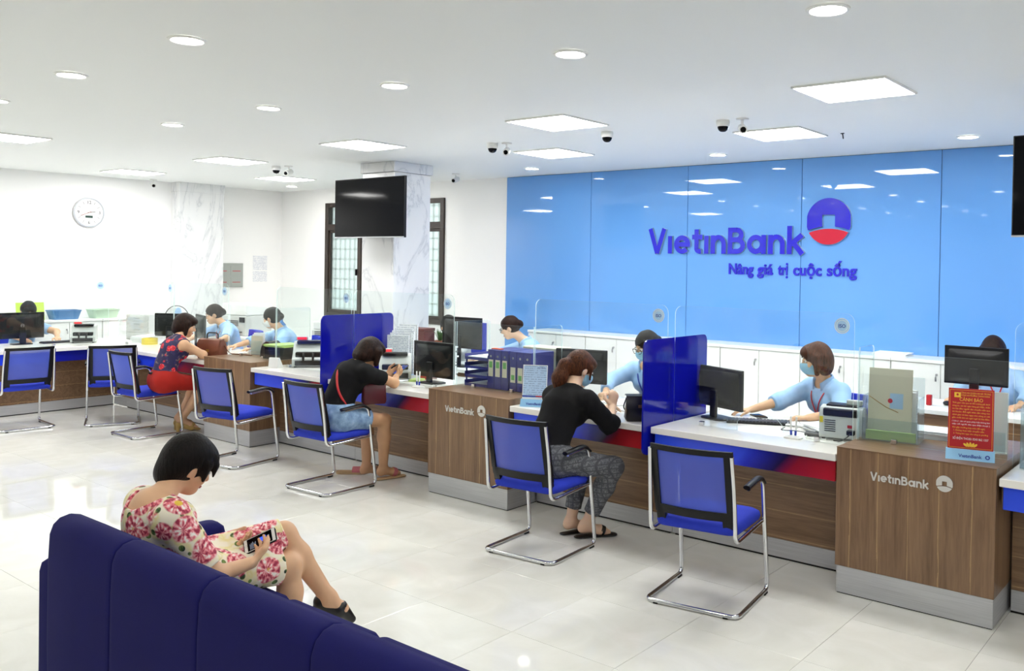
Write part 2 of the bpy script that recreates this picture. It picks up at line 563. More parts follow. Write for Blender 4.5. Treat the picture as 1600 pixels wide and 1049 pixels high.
def round_rect(x0, x1, z0, z1, r, n=5):
    """r: one radius or (bl, br, tr, tl)"""
    rs = r if isinstance(r, (list, tuple)) else (r,) * 4
    out = []
    for (cx, cz, sx, sz, a0, rr) in ((x0, z0, 1, 1, PI, rs[0]), (x1, z0, -1, 1, 1.5 * PI, rs[1]), (x1, z1, -1, -1, 0, rs[2]), (x0, z1, 1, -1, 0.5 * PI, rs[3])):
        if rr <= 0:
            out.append((cx, cz))
            continue
        ox, oz = cx + sx * rr, cz + sz * rr
        for k in range(n + 1):
            a = a0 + 0.5 * PI * k / n
            out.append((ox + rr * math.cos(a), oz + rr * math.sin(a)))
    return out

def text_mesh(name, body, size, mat, extrude=0.0005, bold=0.0, align='CENTER', spacing=1.0, xscale=1.0):
    """builtin-font lettering standing in the xz plane, facing -y"""
    cu = bpy.data.curves.new(name, 'FONT')
    cu.body = body
    cu.size = size
    cu.extrude = extrude
    cu.offset = bold
    cu.align_x = align
    cu.space_character = spacing
    cu.resolution_u = 3
    tmp = bpy.data.objects.new(name, cu)
    COL.objects.link(tmp)
    dg = bpy.context.evaluated_depsgraph_get()
    me = bpy.data.meshes.new_from_object(tmp.evaluated_get(dg))
    bpy.data.objects.remove(tmp)
    bpy.data.curves.remove(cu)
    me.transform(Matrix.Rotation(PI / 2, 4, 'X') @ Matrix.Diagonal((xscale, 1, 1, 1)))
    me.materials.clear()
    me.materials.append(MATS[mat])
    me.name = name
    return me

# ================================================================ the setting
X0, X1, Y0, Y1, HC = -8.4, 6.6, -8.0, 4.25, 3.0
TILE = 0.63

def struct(name, mb, mats, parent=None, angle=40):
    return mb.build(name, mats, parent, angle, kind=None if parent else 'structure')

# floor: grout bed, tiles in view one by one, the rest of the field as one part
fl = struct('floor', MB().b2(X0 - 0.1, X1 + 0.1, Y0 - 0.1, Y1 + 0.1, -0.12, -0.0018), 'grout')
tile_me = MB().b2(0.0009, TILE - 0.0009, 0.0009, TILE - 0.0009, -0.012, 0.0, 0.0007).mesh('tile', 'porcelain_tile')
rest = MB()
for i in range(-14, 11):
    for j in range(-13, 7):
        x, y = i * TILE, j * TILE
        if x + TILE < X0 or x > X1 or y + TILE < Y0 or y > Y1:
            continue
        if -12 <= i <= 6 and -6 <= j <= 1:
            link('tile', tile_me, fl, (x, y, 0))
        else:
            rest.b2(max(x + 0.001, X0), min(x + TILE - 0.001, X1), max(y + 0.001, Y0), min(y + TILE - 0.001, Y1), -0.012, 0.0)
rest.build('tile_field', 'porcelain_tile', fl, kind='stuff')

struct('ceiling', MB().b2(X0 - 0.1, X1 + 0.1, Y0 - 0.1, Y1 + 0.1, HC, HC + 0.15), 'ceiling_white')

# walls
struct('wall_left', MB().b2(X0 - 0.15, X0, Y0 - 0.1, Y1 + 0.15, -0.12, HC), 'plaster_white')
struct('wall_right', MB().b2(X1, X1 + 0.15, Y0 - 0.1, Y1 + 0.15, -0.12, HC), 'plaster_white')
WX0, WX1, WZ0, WZ1 = -7.16, -4.43, 0.95, 2.77
wb = MB()
wb.b2(X0, WX0, Y1, Y1 + 0.15, -0.12, HC).b2(WX1, X1, Y1, Y1 + 0.15, -0.12, HC)
wb.b2(WX0, WX1, Y1, Y1 + 0.15, -0.12, WZ0).b2(WX0, WX1, Y1, Y1 + 0.15, WZ1, HC)
wall_back = struct('wall_back', wb, 'plaster_white')
# wall behind the camera with one daylight window at its far end
wf = MB()
FX0, FX1, FZ0, FZ1 = -8.1, -5.4, 2.2, 2.85
wf.b2(X0, FX0, Y0 - 0.15, Y0, -0.12, HC).b2(FX1, X1, Y0 - 0.15, Y0, -0.12, HC)
wf.b2(FX0, FX1, Y0 - 0.15, Y0, -0.12, FZ0).b2(FX0, FX1, Y0 - 0.15, Y0, FZ1, HC)
struct('wall_front', wf, 'plaster_white')
w = struct('window_2', MB().b2(FX0, FX1, Y0 - 0.1, Y0 - 0.04, FZ0, FZ0 + 0.05).b2(FX0, FX1, Y0 - 0.1, Y0 - 0.04, FZ1 - 0.05, FZ1)
           .b2(-6.78, -6.72, Y0 - 0.1, Y0 - 0.04, FZ0 + 0.05, FZ1 - 0.05), 'frame_brown')
for a, b in ((FX0, -6.78), (-6.72, FX1)):
    struct('pane', MB().b2(a, b, Y0 - 0.075, Y0 - 0.065, FZ0 + 0.05, FZ1 - 0.05), 'clear_glass', w)

# back window: brown frame, transom, frosted panes, security bars outside
fr = MB()
fw = 0.06
cols = [WX0 + 0.03, WX0 + 0.86, WX0 + 1.80, WX1 - 0.03]
for x in cols:
    fr.b2(x - fw / 2 - 0.01, x + fw / 2 + 0.01, Y1 - 0.03, Y1 + 0.07, WZ0, WZ1, 0.004)
for z0, z1 in ((WZ0, WZ0 + 0.07), (2.33, 2.43), (WZ1 - 0.07, WZ1)):
    fr.b2(WX0, WX1, Y1 - 0.025, Y1 + 0.065, z0, z1, 0.004)
win = struct('window_1', fr, 'frame_brown')
for a, b in zip(cols[:-1], cols[1:]):
    for z0, z1 in ((WZ0 + 0.07, 2.33), (2.43, WZ1 - 0.07)):
        struct('pane', MB().b2(a + 0.035, b - 0.035, Y1 + 0.01, Y1 + 0.018, z0, z1), 'frosted_glass', win)
        sash = MB()
        if z1 < 2.4:
            for (p, q, r, t) in ((a + 0.035, a + 0.075, z0, z1), (b - 0.075, b - 0.035, z0, z1), (a + 0.035, b - 0.035, z0, z0 + 0.05), (a + 0.035, b - 0.035, z1 - 0.04, z1)):
                sash.b2(p, q, Y1 - 0.005, Y1 + 0.045, r, t, 0.004)
            struct('sash', sash, 'frame_brown', win)
bars = MB()
for k in range(22):
    bars.b2(WX0 + 0.1 + k * 0.12, WX0 + 0.112 + k * 0.12, Y1 + 0.10, Y1 + 0.112, WZ0, WZ1)
for k in range(11):
    bars.b2(WX0, WX1, Y1 + 0.112, Y1 + 0.124, WZ0 + 0.12 + k * 0.16, WZ0 + 0.132 + k * 0.16)
bb = struct('security_bars', bars, 'grey_metal', win)
bb['kind'] = 'stuff'
struct('latch', MB().b2(WX0 + 0.79, WX0 + 0.815, Y1 - 0.05, Y1 - 0.01, 1.62, 1.72, 0.004), 'black_plastic', win)

# marble-clad columns
struct('pillar_1', MB().b2(X0, X0 + 0.24, 2.33, 3.05, 0, HC, 0.004).b2(X0, X0 + 0.25, 2.32, 3.06, HC - 0.14, HC, 0.004), 'marble')
struct('pillar_2', MB().b2(-3.66, -3.09, 2.18, 2.74, 0, HC - 0.12, 0.006).b2(-3.68, -3.07, 2.16, 2.76, HC - 0.117, HC, 0.006), 'marble')

# blue glass wall, one panel per sheet
seams = [-3.22, -1.80, -0.41, 0.975, 2.385, 3.79, 5.19, 6.58]
for a, b in zip(seams[:-1], seams[1:]):
    struct('glass_panel', MB().b2(a + 0.003, b - 0.003, Y1 - 0.024, Y1 - 0.004, 0.02, HC - 0.005, 0.002), 'blue_glass', wall_back)
struct('panel_backing', MB().b2(seams[0], seams[-1], Y1 - 0.008, Y1 + 0.001, 0.0, HC), 'frame_brown', wall_back)

# ================================================================ lamps
PANELS = [(2.72, 1.04, 'bright square ceiling light panel at the upper right over the red notice'), (0.25, 1.04, 'square ceiling light panel beside the lone dome camera'),
          (-2.27, 1.08, 'square ceiling light panel just before the hanging television'), (-4.78, 1.15, 'square ceiling light panel between the television and the clock'),
          (-7.25, 1.2, 'square ceiling light panel nearest the wall clock'), (1.52, 2.52, 'square ceiling light panel behind the paired cameras, before the blue wall'),
          (-1.02, 2.54, 'square ceiling light panel nearest the left end of the blue wall'), (-6.15, 2.8, 'square ceiling light panel near the far corner window'),
          (-4.9, -1.15, 'square ceiling light panel cut by the left picture edge'),
          (-4.75, -3.8, 'square ceiling light panel over the left part of the waiting area'), (4.9, -3.0, 'square ceiling light panel above and right of the camera'),
          (-7.5, -1.5, 'square ceiling light panel over the left counter aisle'), (4.0, 2.52, 'square ceiling light panel over the right end of the blue wall')]
pf = MB()
q = 0.292
for a, b, c, d in ((-q - 0.012, -q, -q - 0.012, q + 0.012), (q, q + 0.012, -q - 0.012, q + 0.012), (-q, q, -q - 0.012, -q), (-q, q, q, q + 0.012)):
    pf.b2(a, b, c, d, -0.014, 0.0, 0.002)
pf_me = pf.mesh('frame', 'white_plastic')
pd_me = MB().b2(-q, q, -q, q, -0.010, -0.004).mesh('diffuser', 'panel_light')
for x, y, lab in PANELS:
    t = thing('ceiling_panel_light', lab, 'ceiling light', (x, y, HC), 0, 'square ceiling light panels')
    link('frame', pf_me, t)
    link('diffuser', pd_me, t)
DOWN = {(3.27, -0.76): 'round ceiling downlight cut by the top picture edge', (1.8, -0.75): 'round ceiling downlight right of the picture middle, over the sofa aisle',
        (0.3, -2.12): 'round ceiling downlight, nearest one on the left side', (-1.19, -2.08): 'round ceiling downlight at the far upper left',
        (0.3, -0.71): 'round ceiling downlight near the picture middle, left of the largest row', (-1.18, -0.68): 'round ceiling downlight above the hanging television',
        (-2.65, -0.66): 'round ceiling downlight above the marble wall column', (2.8, 3.5): 'round ceiling downlight over the right end of the blue wall',
        (0.37, 3.5): 'round ceiling downlight over the middle of the blue wall', (-2.19, 3.55): 'round ceiling downlight over the left end of the blue wall',
        (-4.7, 3.58): 'round ceiling downlight behind the marble pillar', (-7.2, 3.62): 'round ceiling downlight by the far corner', (-2.67, -2.0): 'round ceiling downlight at the left picture edge'}
for x in (3.27, 1.8, 0.3, -1.19, -2.65):
    for y in (-0.72, -2.1, -3.5, -4.9, -6.3):  # the rearmost rows are unseen, added for the light they give
        if min(abs(x - a) + abs(y - b) for a, b in DOWN) > 0.5:
            DOWN[(x, y)] = 'round ceiling downlight out of view, near rows mirrored in the blue wall, rear rows added for light'
dr_me = MB().lathe([(0.078, -0.002), (0.098, -0.002), (0.096, -0.008), (0.082, -0.012), (0.078, -0.008)], 28, cap=False).mesh('trim_ring', 'white_plastic')
dd_me = MB().lathe([(0.001, -0.006), (0.079, -0.006)], 28, cap=False).mesh('lamp_disc', 'down_light')
for (x, y), lab in DOWN.items():
    t = thing('ceiling_downlight', lab, 'ceiling light', (x, y, HC), 0, 'round ceiling downlights')
    link('trim_ring', dr_me, t)
    link('lamp_disc', dd_me, t)

# ================================================================ lettering for the bank sign (strokes, cap height 1)
def arc(cx, cy, rx, ry, a0, a1, n=14):
    return [(cx + rx * math.cos(math.radians(a0 + (a1 - a0) * k / n)), cy + ry * math.sin(math.radians(a0 + (a1 - a0) * k / n))) for k in range(n + 1)]
SW = 0.19
h = SW / 2
LETTERS = {
    'V': (0.86, [[(0.10, 1.0), (0.43, 0.0)], [(0.76, 1.0), (0.43, 0.0)]]),
    'i': (0.20, [[(h, 0), (h, 0.70)]]),
    'e': (0.74, [arc(0.37, 0.36, 0.27, 0.27, 0, 318, 22), [(0.12, 0.36), (0.735, 0.36)]]),
    't': (0.46, [[(0.2, 0.95), (0.2, 0.2)] + arc(0.36, 0.2, 0.16, 0.11, 180, 285, 8), [(0.0, 0.65), (0.46, 0.65)]]),
    'n': (0.66, [[(h, 0), (h, 0.71)], [(h, 0.36)] + arc(0.33, 0.36, 0.235, 0.27, 180, 0, 14) + [(0.565, 0.0)]]),
    'B': (0.72, [[(h, 0), (h, 1.0)], [(h, 0.905), (0.36, 0.905)] + arc(0.36, 0.72, 0.2, 0.185, 90, -90, 12) + [(h, 0.535)], [(0.3, 0.535)] + arc(0.38, 0.315, 0.25, 0.22, 90, -90, 12) + [(h, 0.095)]]),
    'a': (0.78, [arc(0.36, 0.36, 0.265, 0.265, 0, 360, 24), [(0.68, 0), (0.68, 0.71)]]),
    'k': (0.70, [[(h, 0), (h, 1.03)], [(0.12, 0.33), (0.58, 0.70)], [(0.24, 0.42), (0.60, 0.0)]]),
}
def stroke(mb, pts, w, d0, d1, mtx, mi, ms):
    n = len(pts)
    L, R = [], []
    for i in range(n):
        a, b = Vector(pts[max(i - 1, 0)]), Vector(pts[min(i + 1, n - 1)])
        t = (b - a).normalized()
        nn = Vector((-t.y, t.x)) * (w / 2)
        L.append(Vector(pts[i]) + nn)
        R.append(Vector(pts[i]) - nn)
    for i in range(n - 1):
        mb.prism([tuple(R[i]), tuple(R[i + 1]), tuple(L[i + 1]), tuple(L[i])], d0, d1, mtx, mi, ms)
def wordmark(parent, x0, z0, cap, y, depth, mats, word='VietinBank'):
    x = x0
    for ch in word:
        adv, strokes = LETTERS[ch]
        mb = MB()
        for k, st in enumerate(strokes):
            stroke(mb, st, SW, -depth / cap - 0.002 * k, 0, Matrix.Translation((x, y, z0)) @ Matrix.Scale(cap, 4), 0, 1)
        mb.build('letter', mats, parent)
        x += (adv + 0.085) * cap
    return x
def emblem(parent, cx, cz, r, y, depth, m_top, m_low, m_side, m_rim=None):
    # upper field: disc above a shallow arch, with a square notch rising from the arch
    hw, top, A, B = 0.285 * r, 0.28 * r, -0.44 * r, -0.27 * r
    def arch(u, off):
        return A + (B - A) * (1 - (u / (0.9 * r)) ** 2) + off
    T = Matrix.Translation((cx, y, cz))
    mb = MB()
    n = 40
    xs = [-0.93 * r + 1.86 * r * k / n for k in range(n + 1)]
    xs = sorted(set([round(v, 5) for v in xs] + [round(-hw, 5), round(hw, 5)]))
    xs = [-0.972 * r] + xs + [0.972 * r]
    for a, b in zip(xs[:-1], xs[1:]):
        m = (a + b) / 2
        ua, ub = math.sqrt(max(r * r - a * a, 0)), math.sqrt(max(r * r - b * b, 0))
        la = top if abs(m) < hw else max(arch(a, 0.06 * r), -ua)
        lb = top if abs(m) < hw else max(arch(b, 0.06 * r), -ub)
        mb.prism([(a, la), (b, lb), (b, ub), (a, ua)], -depth, 0, T, 0, 1)
    mb.build('emblem_arch', [m_top, m_side], parent)
    mb = MB()
    xs = [-0.87 * r + 1.74 * r * k / n for k in range(n + 1)]
    for a, b in zip(xs[:-1], xs[1:]):
        ua, ub = -math.sqrt(r * r - a * a), -math.sqrt(r * r - b * b)
        ta, tb = max(arch(a, -0.05 * r), ua), max(arch(b, -0.05 * r), ub)
        mb.prism([(a, ua), (b, ub), (b, tb), (a, ta)], -depth, 0, T, 0, 1)
    mb.build('emblem_base', [m_low, m_side], parent)

sign = thing('bank_sign', 'big blue VietinBank letters with red and blue emblem on the blue glass wall', 'sign', (0, 0, 0))
WY = Y1 - 0.024
wordmark(sign, -0.92, 1.99, 0.29, WY, 0.035, ['logo_blue', 'silver_trim'])
emblem(sign, 1.286, 2.33, 0.24, WY, 0.035, 'logo_blue', 'logo_red', 'silver_trim')
tx = 0.13
for wd, wid in (('Nâng', 0.30), ('giá', 0.185), ('trị', 0.112), ('cuộc', 0.315), ('sống', 0.315)):
    me = text_mesh('tagline_word', wd, 0.165, 'logo_blue', 0.008, 0.004, 'LEFT')
    xs = [v.co.x for v in me.vertices]
    me.transform(Matrix.Diagonal((wid / (max(xs) - min(xs)), 1, 1, 1)))
    link('tagline_word', me, sign, (tx, WY - 0.008, 1.77))
    tx += wid + 0.056

# ================================================================ counters
SLAB_Z, SLAB_T, FRONT_Y, PLINTH_Y, BACK_Y = 0.785, 0.042, 0.32, 0.65, 1.27
def counter(x0, x1, label, ea=0.0, eb=0.0):
    cx = (x0 + x1) / 2
    t = thing('teller_counter', label, 'counter', (cx, 0, 0), 0, 'teller counters along the blue wall')
    a, b = x0 - cx, x1 - cx
    MB().b2(a, b, FRONT_Y, BACK_Y, SLAB_Z - SLAB_T, SLAB_Z, 0.003).build('worktop', 'counter_stone', t)
    MB().b2(a + 0.012, b - 0.012, FRONT_Y + 0.035, FRONT_Y + 0.055, 0.62, SLAB_Z - SLAB_T - 0.001, 0.002).build('fascia', 'fascia_print', t)
    MB().b2(a + 0.002, b - 0.002, FRONT_Y + 0.056, BACK_Y - 0.1, 0.63, SLAB_Z - SLAB_T - 0.001).build('apron', 'wood_lying', t)
    MB().b2(a - ea + 0.001, b + eb - 0.001, PLINTH_Y, PLINTH_Y + 0.03, 0.125, 0.63).build('front_panel', 'wood_lying', t)
    n = max(1, round((b - a) / 1.25))
    w0, w1 = a - ea, b + eb
    for k in range(n):
        MB().b2(w0 + (w1 - w0) * k / n + 0.001, w0 + (w1 - w0) * (k + 1) / n - 0.001, PLINTH_Y - 0.004, PLINTH_Y + 0.03, 0.012, 0.124, 0.001).build('plinth', 'plinth_metal', t)
    MB().b2(a + 0.001, b - 0.001, PLINTH_Y + 0.001, PLINTH_Y + 0.03, 0.0, 0.0115).build('plinth_gap_shadow', 'rubber_black', t)  # black strip stands in for the gap shadow under the plinth
    for s in (a + 0.02, b - 0.02):
        MB().b2(s - 0.015, s + 0.015, PLINTH_Y + 0.031, BACK_Y - 0.11, 0.0, 0.629).build('side_panel', 'wood_lying', t)
    return t
counter(-6.19, -3.845, 'white-topped counter with blue and red fascia behind the woman in the red skirt')
counter(-2.985, -1.80, 'white-topped counter with blue fascia under the counting machine, left of its divider', 0, 0.018)
counter(-1.765, -0.455, 'white-topped counter where the woman in black T-shirt leans', 0.016)
counter(0.422, 1.625, 'white-topped counter where the woman with the ponytail sits', 0, 0.022)
counter(1.668, 2.922, 'white-topped counter behind the empty nearest chair', 0.02)
counter(3.785, 5.6, 'white-topped counter cut by the right picture edge')
# counter along the left aisle
t = thing('teller_counter', 'white-topped counter along the left wall behind the two empty chairs', 'counter', (-6.53, 0, 0), 0, 'teller counters along the blue wall')
MB().b2(-0.62, 0.33, -3.2, 0.317, SLAB_Z - SLAB_T, SLAB_Z, 0.003).build('worktop', 'counter_stone', t)
MB().b2(-0.62, 0.338, 0.3185, BACK_Y, SLAB_Z - SLAB_T, SLAB_Z, 0.003).build('worktop', 'counter_stone', t)
MB().b2(0.275, 0.295, -3.19, 0.35, 0.62, SLAB_Z - SLAB_T - 0.001, 0.002).build('fascia', 'fascia_print_side', t)
MB().b2(-0.5, 0.274, -3.19, 0.60, 0.63, SLAB_Z - SLAB_T - 0.001).build('apron', 'wood_lying', t)
MB().b2(-0.03, 0.0, -3.19, 0.64, 0.125, 0.63).build('front_panel', 'wood_lying', t)
for k in range(3):
    MB().b2(-0.03, 0.004, -3.19 + k * 1.276, -3.19 + (k + 1) * 1.276 - 0.003, 0.012, 0.124, 0.001).build('plinth', 'plinth_metal', t)
MB().b2(-0.001, 0.339, PLINTH_Y, PLINTH_Y + 0.03, 0.125, 0.63).build('front_panel', 'wood_lying', t)
MB().b2(0.005, 0.339, PLINTH_Y - 0.004, PLINTH_Y + 0.03, 0.012, 0.124, 0.001).build('plinth', 'plinth_metal', t)
MB().b2(-0.03, -0.001, -3.19, 0.64, 0.0, 0.0115).build('plinth_gap_shadow', 'rubber_black', t)  # dark strip drawn as the shade where the aisle plinth meets the floor

def pedestal(x0, x1, label, logo):
    cx = (x0 + x1) / 2
    t = thing('wood_pedestal', label, 'counter', (cx, 0, 0), 0, 'wooden pedestals between the counters')
    a, b = x0 - cx, x1 - cx
    MB().b2(a, b, 0.318, 1.2, 0.158, 0.826, 0.002).build('body', 'wood_upright', t)
    MB().b2(a - 0.001, b + 0.001, 0.316, 1.202, 0.8265, 0.832, 0.001).build('top', 'wood_lying', t)
    MB().b2(a + 0.008, b - 0.004, 0.322, 1.19, 0.006, 0.157, 0.001).build('plinth', 'plinth_metal', t)
    MB().b2(a + 0.012, b - 0.008, 0.328, 1.18, 0.0, 0.0055).build('plinth_gap_shadow', 'rubber_black', t)  # thin black layer as the shadow line below the pedestal plinth
    if logo:
        l = link('logo', None, t, (0, 0, 0))
        l.empty_display_size = 0.05
        wordmark(l, a + 0.195, 0.672, 0.047, 0.317, 0.004, ['logo_silver', 'silver_trim'])
        emblem(l, a + 0.59, 0.715, 0.043, 0.317, 0.004, 'logo_silver', 'logo_silver', 'silver_trim')
    return t
pedestal(-3.84, -2.99, 'wood pedestal with silver plinth, leftmost, by the brown handbag', False)
pedestal(-0.45, 0.415, 'wood pedestal with silver VietinBank logo under the blue binders', True)
pedestal(2.93, 3.772, 'wood pedestal with silver VietinBank logo under the red notice', True)

# ================================================================ glass screens
def sticker(parent, x, z, y):
    r = 0.047
    T = TR((x, y, z), rx=PI / 2)
    s = MB().lathe([(0.0005, 0), (r, 0), (r, 0.0012), (0.0005, 0.0012)], 32, T, cap=False).build('iso_sticker', 'sticker_blue', parent, label='round pale blue ISO sticker')
    for r0, r1, m in ((0.92, 1.0, 'paper'), (0.68, 0.75, 'paper')):
        MB().lathe([(r * r0, 0.0013), (r * r1, 0.0013), (r * r1, 0.0018), (r * r0, 0.0018)], 32, T, cap=False).build('ring', m, s)
    link('lettering', text_mesh('lettering', 'ISO', 0.030, 'ink_blue', 0.0003, 0.0006), s, (x, y - 0.0017, z - 0.011))
GY = 0.60
def screen(x0, x1, z0, z1, label, tall=True, stick=False, notch=None, ro=0.055, y=GY):
    t = thing('glass_screen', label, 'glass screen', ((x0 + x1) / 2, y, z0), 0, 'glass screens on the counters')
    a, hgt = (x1 - x0) / 2, z1 - z0
    poly = round_rect(-a, a, 0, hgt, (0, 0, ro, ro))
    if notch:
        u = notch
        cut = [(u - 0.16, 0), (u - 0.16, 0.06), (u - 0.12, 0.1), (u + 0.12, 0.1), (u + 0.16, 0.06), (u + 0.16, 0)]
        poly = [poly[0]] + cut + poly[1:]
    MB().prism(poly, -0.004, 0.004, None, 0, 1).build('pane', ['clear_glass', 'glass_edge'], t)
    for u in (-a + 0.22, a - 0.22):
        MB().b2(u - 0.016, u + 0.016, -0.014, 0.014, 0.0, 0.028, 0.003).build('clamp', 'chrome', t)
    if stick:
        sticker(t, a - 0.075, hgt - 0.075, -0.0045)
    return t
def return_pane(x, y0, y1, z0, z1, label):
    t = thing('glass_return', label, 'glass screen', (x, (y0 + y1) / 2, z0), PI / 2, 'glass screens on the counters')
    a = (y1 - y0) / 2
    MB().prism(round_rect(-a, a, 0, z1 - z0, (0, 0, 0.03, 0)), -0.004, 0.004, None, 0, 1).build('pane', ['clear_glass', 'glass_edge'], t)
    MB().b2(-0.016, 0.016, -0.014, 0.014, 0, 0.028, 0.003).build('clamp', 'chrome', t)
TZ, LZ = 1.575, 1.358
screen(-6.33, -5.0, SLAB_Z, TZ, 'tall clear glass screen before the yellow tape roll', stick=True)
screen(-4.99, -3.86, SLAB_Z, TZ, 'tall clear glass screen in front of the woman in the red skirt', stick=True)
screen(-3.835, -2.995, 0.832, LZ, 'low clear glass screen on the leftmost wood pedestal', ro=0.0)
screen(-2.98, -1.80, SLAB_Z, TZ, 'tall clear glass screen over the counting machine, ISO sticker before the window frame', stick=True)
screen(-1.765, -0.46, SLAB_Z, TZ, 'tall clear glass screen before the marble pillar and stacked documents', stick=True)
screen(-0.445, 0.41, 0.832, LZ, 'low clear glass screen in front of the blue binders', ro=0.0)
screen(0.425, 1.615, SLAB_Z, TZ, 'tall clear glass screen in front of the masked teller with glasses', stick=True)
screen(1.672, 2.915, SLAB_Z, TZ, 'tall clear glass screen in front of the teller with bobbed hair', stick=True, notch=0.02)
screen(2.94, 3.765, 0.832, LZ, 'low clear glass screen behind the red notice', ro=0.0)
screen(3.79, 5.5, SLAB_Z, TZ, 'tall clear glass screen cut by the right picture edge')
return_pane(-2.992, 0.61, 1.0, 0.832, LZ, 'small clear glass side pane right of the leftmost pedestal')
return_pane(-0.435, 0.61, 1.0, 0.832, LZ, 'small clear glass side pane left of the blue trays')
return_pane(0.405, 0.61, 0.95, 0.832, LZ, 'small clear glass side pane right of the blue binders')
return_pane(2.945, 0.61, 0.85, 0.832, LZ + 0.02, 'small clear glass side pane behind the brochure box')
# glass along the left counter
t = thing('glass_screen', 'long clear glass screen on the counter along the left wall', 'glass screen', (-6.42, -1.3, SLAB_Z), PI / 2, 'glass screens on the counters')
MB().prism(round_rect(-1.8, 1.82, 0, TZ - SLAB_Z, (0, 0, 0.05, 0.05)), -0.004, 0.004, None, 0, 1).build('pane', ['clear_glass', 'glass_edge'], t)
for u in (-1.2, -0.2, 1.2):
    MB().b2(u - 0.016, u + 0.016, -0.014, 0.014, 0, 0.028, 0.003).build('clamp', 'chrome', t)
sticker(t, 1.72, 0.71, -0.0045)

def divider(x, label):
    t = thing('blue_divider', label, 'divider', (x, 0.66, 0.6), PI / 2, 'blue dividers between the counters')
    MB().prism(round_rect(-0.405, 0.415, 0, 0.755, 0.05), -0.006, 0.006).build('panel', 'divider_blue', t)
    for u in (-0.18, 0.2):
        MB().b2(u - 0.02, u + 0.02, -0.0165, 0.0165, SLAB_Z - 0.6 - SLAB_T, SLAB_Z - 0.6 - 0.004, 0.002).build('bracket', 'chrome', t)
divider(-1.7825, 'glossy dark blue divider beside the woman in black T-shirt')
divider(1.6465, 'glossy dark blue divider between the two right-hand tellers')

# ================================================================ cantilever visitor chairs
def curved_slab(mb, fn, u0, u1, v0, v1, nu, nv, th, mi=0):
    """closed slab over the surface fn(u, v), thickness th along +y"""
    F = [[Vector(fn(u0 + (u1 - u0) * i / nu, v0 + (v1 - v0) * j / nv)) for i in range(nu + 1)] for j in range(nv + 1)]
    vs, fs = [], []
    w = nu + 1
    for lay in (0, th):
        for row in F:
            vs += [p + Vector((0, lay, 0)) for p in row]
    o = w * (nv + 1)
    for j in range(nv):
        for i in range(nu):
            a = j * w + i
            fs.append((a, a + 1, a + w + 1, a + w))
            fs.append((o + a, o + a + w, o + a + w + 1, o + a + 1))
    for i in range(nu):
        fs.append((i, o + i, o + i + 1, i + 1))
        a = nv * w + i
        fs.append((a, a + 1, o + a + 1, o + a))
    for j in range(nv):
        a = j * w
        fs.append((a, a + w, o + a + w, o + a))
        a = j * w + nu
        fs.append((a, o + a, o + a + w, a + w))
    mb.add(vs, fs, None, mi)

def loft_rr(mb, levels, n=5, mtx=None):
    """levels: (x0, x1, y0, y1, z, r) rounded rectangles stacked along z, capped"""
    vs, fs, c = [], [], None
    for (x0, x1, y0, y1, z, r) in levels:
        ring = round_rect(x0, x1, y0, y1, r, n)
        c = len(ring)
        vs += [(p[0], p[1], z) for p in ring]
    for i in range(len(levels) - 1):
        for k in range(c):
            fs.append((i * c + k, i * c + (k + 1) % c, (i + 1) * c + (k + 1) % c, (i + 1) * c + k))
    fs.append(tuple(range(c - 1, -1, -1)))
    fs.append(tuple((len(levels) - 1) * c + k for k in range(c)))
    return mb.add(vs, fs, mtx)

